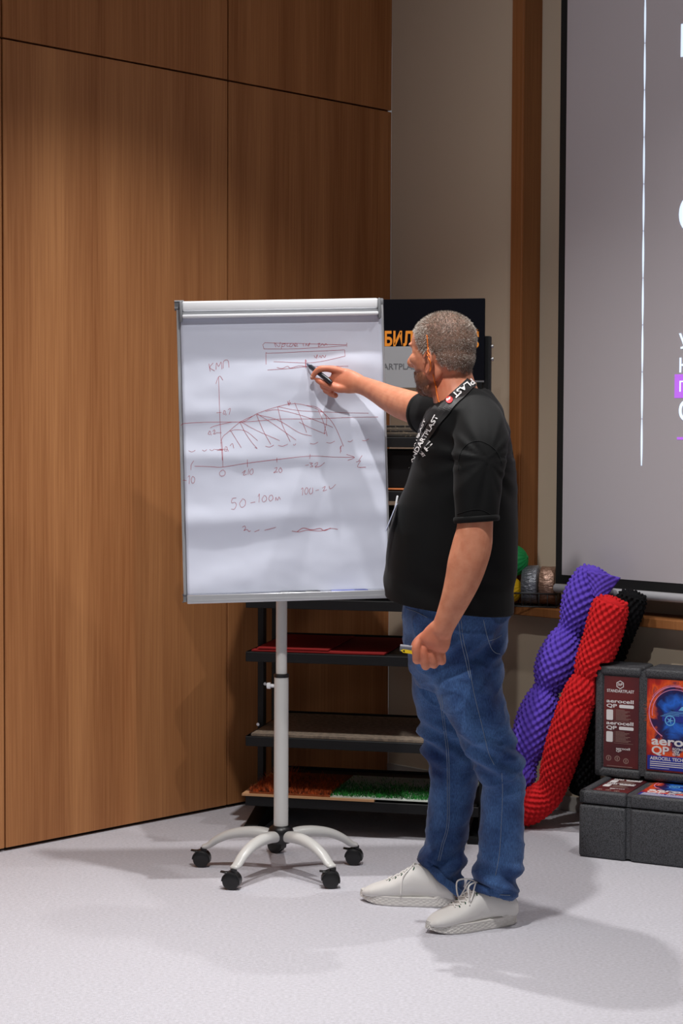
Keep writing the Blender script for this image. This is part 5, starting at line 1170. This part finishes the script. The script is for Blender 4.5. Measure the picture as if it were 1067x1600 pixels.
# ---- shoes
def shoe(toe, heel, lace_bow, lab):
    L = .302; d = Vector((toe.x - heel.x, toe.y - heel.y, 0)).normalized(); s = Z.cross(d); org = Vector((heel.x, heel.y, 0))
    def SP(x, y, z): return org + d * x + s * y + Z * z
    bm = NB()
    prof = [(.004, .026, .022, .068), (.012, .030, .020, .084), (.035, .035, .018, .098), (.07, .037, .018, .112), (.105, .038, .018, .126), (.130, .040, .018, .124), (.160, .044, .018, .102), (.195, .048, .018, .080), (.235, .048, .018, .065), (.265, .042, .018, .054), (.285, .031, .020, .044), (.297, .016, .022, .033)]
    rings = []
    for x, hw, z0, z1 in prof:
        e = 2.6 if x > .15 else 2.2; rings.append((SP(x, .003 * math.sin(x * 9), (z0 + z1) / 2), s, hw, Z, (z1 - z0) / 2, e))
    loft(bm, rings, 36); um = fuse(bm, .004, 4, .5)
    sh = link('shoe', um, mat('white_knit', (226, 224, 220), .8, spec=.2, bump=(900, .3, (1, 1, 1), .0006)), man, True, lab)
    # sole: outline extruded with a rounded, lattice-grooved side
    bm = NB(); out = []
    n = 168
    for k in range(n):
        a = 2 * PI * k / n; cx = .152; x = cx + .155 * math.copysign(abs(math.cos(a)) ** .92, math.cos(a)); hw = np.interp(x, [-.003, .02, .07, .12, .2, .245, .28, .307], [.030, .040, .040, .041, .051, .051, .041, .022]); y = hw * math.copysign(abs(math.sin(a)) ** .72, math.sin(a)) + .003 * math.sin(x * 9); out.append((x, y, a))
    lv = [(.0, .93), (.003, .99)] + [(.006 + .0025 * j, 1.0 - .0035 * j) for j in range(8)] + [(.028, .965), (.0305, .93), (.0305, .86)]; rg = []
    for z, sc in lv:
        row = []
        for i, (x, y, a) in enumerate(out):
            toe_up = max(0, (x - .24) / .06) ** 2 * .010; gr = .0020 * abs(math.sin(i * .785 + z * 330) * math.sin(i * .785 - z * 330)) if .002 < z < .027 else 0
            row.append(bm.verts.new(SP(.152 + (x - .152) * (sc - gr / .05), y * (sc - gr / .04), z + toe_up * (1 if z < .02 else .8) + (.006 if x < .05 and z > .02 else 0))))
        rg.append(row)
    for A, B in zip(rg[:-1], rg[1:]):
        for k in range(n): bm.faces.new((A[k], A[(k + 1) % n], B[(k + 1) % n], B[k]))
    bm.faces.new(rg[0][::-1]); bm.faces.new(rg[-1]); obj('sole', bm, mat('white_rubber', (220, 217, 212), .6), sh, autosmooth=30, label='lattice-grooved white sole')
    ut = tree(um)
    def on(x, y, off=.0018):
        o = SP(x, y, .3); h = ut.ray_cast(o, -Z); return (h[0] + h[1] * off) if h[0] is not None else SP(x, y, .1)
    m_l = mat('lace_white', (234, 232, 228), .7)
    for k in range(5):
        x = .128 + k * .019; 
        for sg in (-1, 1):
            bm = NB(); P = [on(x + sg * .0 + (.012 * t_), sg * (.020 - .040 * t_) * (1 - k * .02), .0026) for t_ in [j / 8 for j in range(9)]]; tubes(bm, [(p, .0022) for p in P], 8); obj('lace', bm, m_l, sh, smooth=True)
        for sg in (-1, 1):
            bm = NB(); p = on(x, sg * .0225, .0008); q2_ = on(x + .002, sg * .029, .0008); tubes(bm, [(p, .0022), (q2_, .0016)], 8); obj('eyelet', bm, mat('eyelet_green', (40, 84, 62), .6), sh, smooth=True, label='dark green eyelet')
    c = on(.128, 0, .006)
    if lace_bow:
        for sg in (-1, 1):
            P = [c, c + s * sg * .020 + d * .020 + Z * .012, c + s * sg * .036 + d * .052 + Z * .004, on(.128 + .045, sg * .034, .004), c + s * sg * .018 + d * .020 + Z * .003, c]
            bm = NB(); tubes(bm, [(e[0], .0024) for e in cr([(p, 0) for p in P], 7)], 8); obj('bow_loop', bm, m_l, sh, smooth=True)
            P = [c, on(.150, sg * .018, .004), on(.172, sg * .030, .003), on(.180, sg * .040, .002)]
            bm = NB(); tubes(bm, [(e[0], .0022) for e in cr([(p, 0) for p in P], 6)], 8); obj('lace_end', bm, m_l, sh, smooth=True)
    else:
        P = [c, on(.145, .024, .003), on(.16, .040, .003), SP(.165, .052, .036)]
        bm = NB(); tubes(bm, [(e[0], .0022) for e in cr([(p, 0) for p in P], 6)], 8); obj('lace_end', bm, m_l, sh, smooth=True)
    bm = NB(); G = []
    for j in range(7):
        z = .050 + .045 * j / 6; hw = .016 - .006 * j / 6; row = []
        for k in range(9):
            y = hw * (k - 4) / 4; h = ut.ray_cast(SP(-.1, y, z), d); row.append(bm.verts.new((h[0] - d * .0018) if h[0] is not None else SP(.004, y, z)))
        G.append(row)
    for j in range(6):
        for k in range(8): bm.faces.new((G[j][k], G[j][k + 1], G[j + 1][k + 1], G[j + 1][k]))
    rt = bmesh.ops.extrude_face_region(bm, geom=bm.faces[:])
    for v in [e for e in rt['geom'] if isinstance(e, bmesh.types.BMVert)]: v.co += d * .003
    obj('heel_tab', bm, mat('heel_green', (24, 110, 66), .6), sh, label='green heel tab')
    return sh
shoe(FL(676, 1457), FL(806, 1441), True, 'white knit sneaker with a tied bow')
shoe(FL(573, 1407), FL(712, 1416), False, 'white knit sneaker pointing away to the left')
# ---- things in the hands
tip = W(478.5, 569, 5.905); tail = W(518, 598, 5.815)
pz = MB.inverted() @ tip; tip = MB @ Vector((pz.x, pz.y, wave(pz.x, pz.y) + .003))
mk = empty('marker', tip, 'black marker held in the right hand, its tip on the flip chart paper', 'marker')
dv = (tail - tip)
bm = NB(); tubes(bm, [(tip + dv * a, r) for a, r in ((.12, .0055), (.16, .0078), (.9, .0078), (.97, .007), (1.0, .005))], 18); obj('barrel', bm, mat('marker_dark', (26, 28, 36), .35), mk, autosmooth=40)
bm = NB(); tubes(bm, [(tip + dv * a, r) for a, r in ((0, .0012), (.03, .0022), (.05, .0035), (.13, .0055))], 14); obj('tip', bm, mat('marker_tipgrey', (70, 80, 100), .4), mk, autosmooth=40)
k0, k1 = W(625, 1010, 5.045), W(672, 1015, 5.045)
MK = frame(k0, (k1 - k0), (0, 0, 1)); Lk = (k1 - k0).length
kn = empty('utility_knife', k0, 'small grey and yellow utility knife held in the left fist', 'knife')
bm = NB(); box(bm, 0, Lk, .000, .0055, -.006, .006, MK, .0015, 2); obj('slider_rail', bm, mat('knife_silver', (190, 192, 200), .35, metal=.4), kn, autosmooth=40)
bm = NB(); box(bm, 0, Lk, -.013, -.0005, -.007, .007, MK, .002, 2); obj('grip', bm, mat('knife_grey', (92, 96, 108), .5), kn, autosmooth=40)
bm = NB(); poly3(bm, MK, [(.002, -.010), (.010, -.016), (Lk, -.019), (Lk, -.010), (.010, -.006)], -.008, .008); yb = obj('yellow_side', bm, mat('knife_yellow', (236, 206, 20), .5), kn, label='yellow lower side')
bm = NB(); poly3(bm, MK, [(.008, -.011), (.014, -.0075), (.014, -.0145)], .008, .0084); obj('arrow_mark', bm, M_BLK2, yb)
bm = NB(); box(bm, .024, .031, .0055, .0065, -.002, .002, MK); obj('slot', bm, M_BLK2, kn)
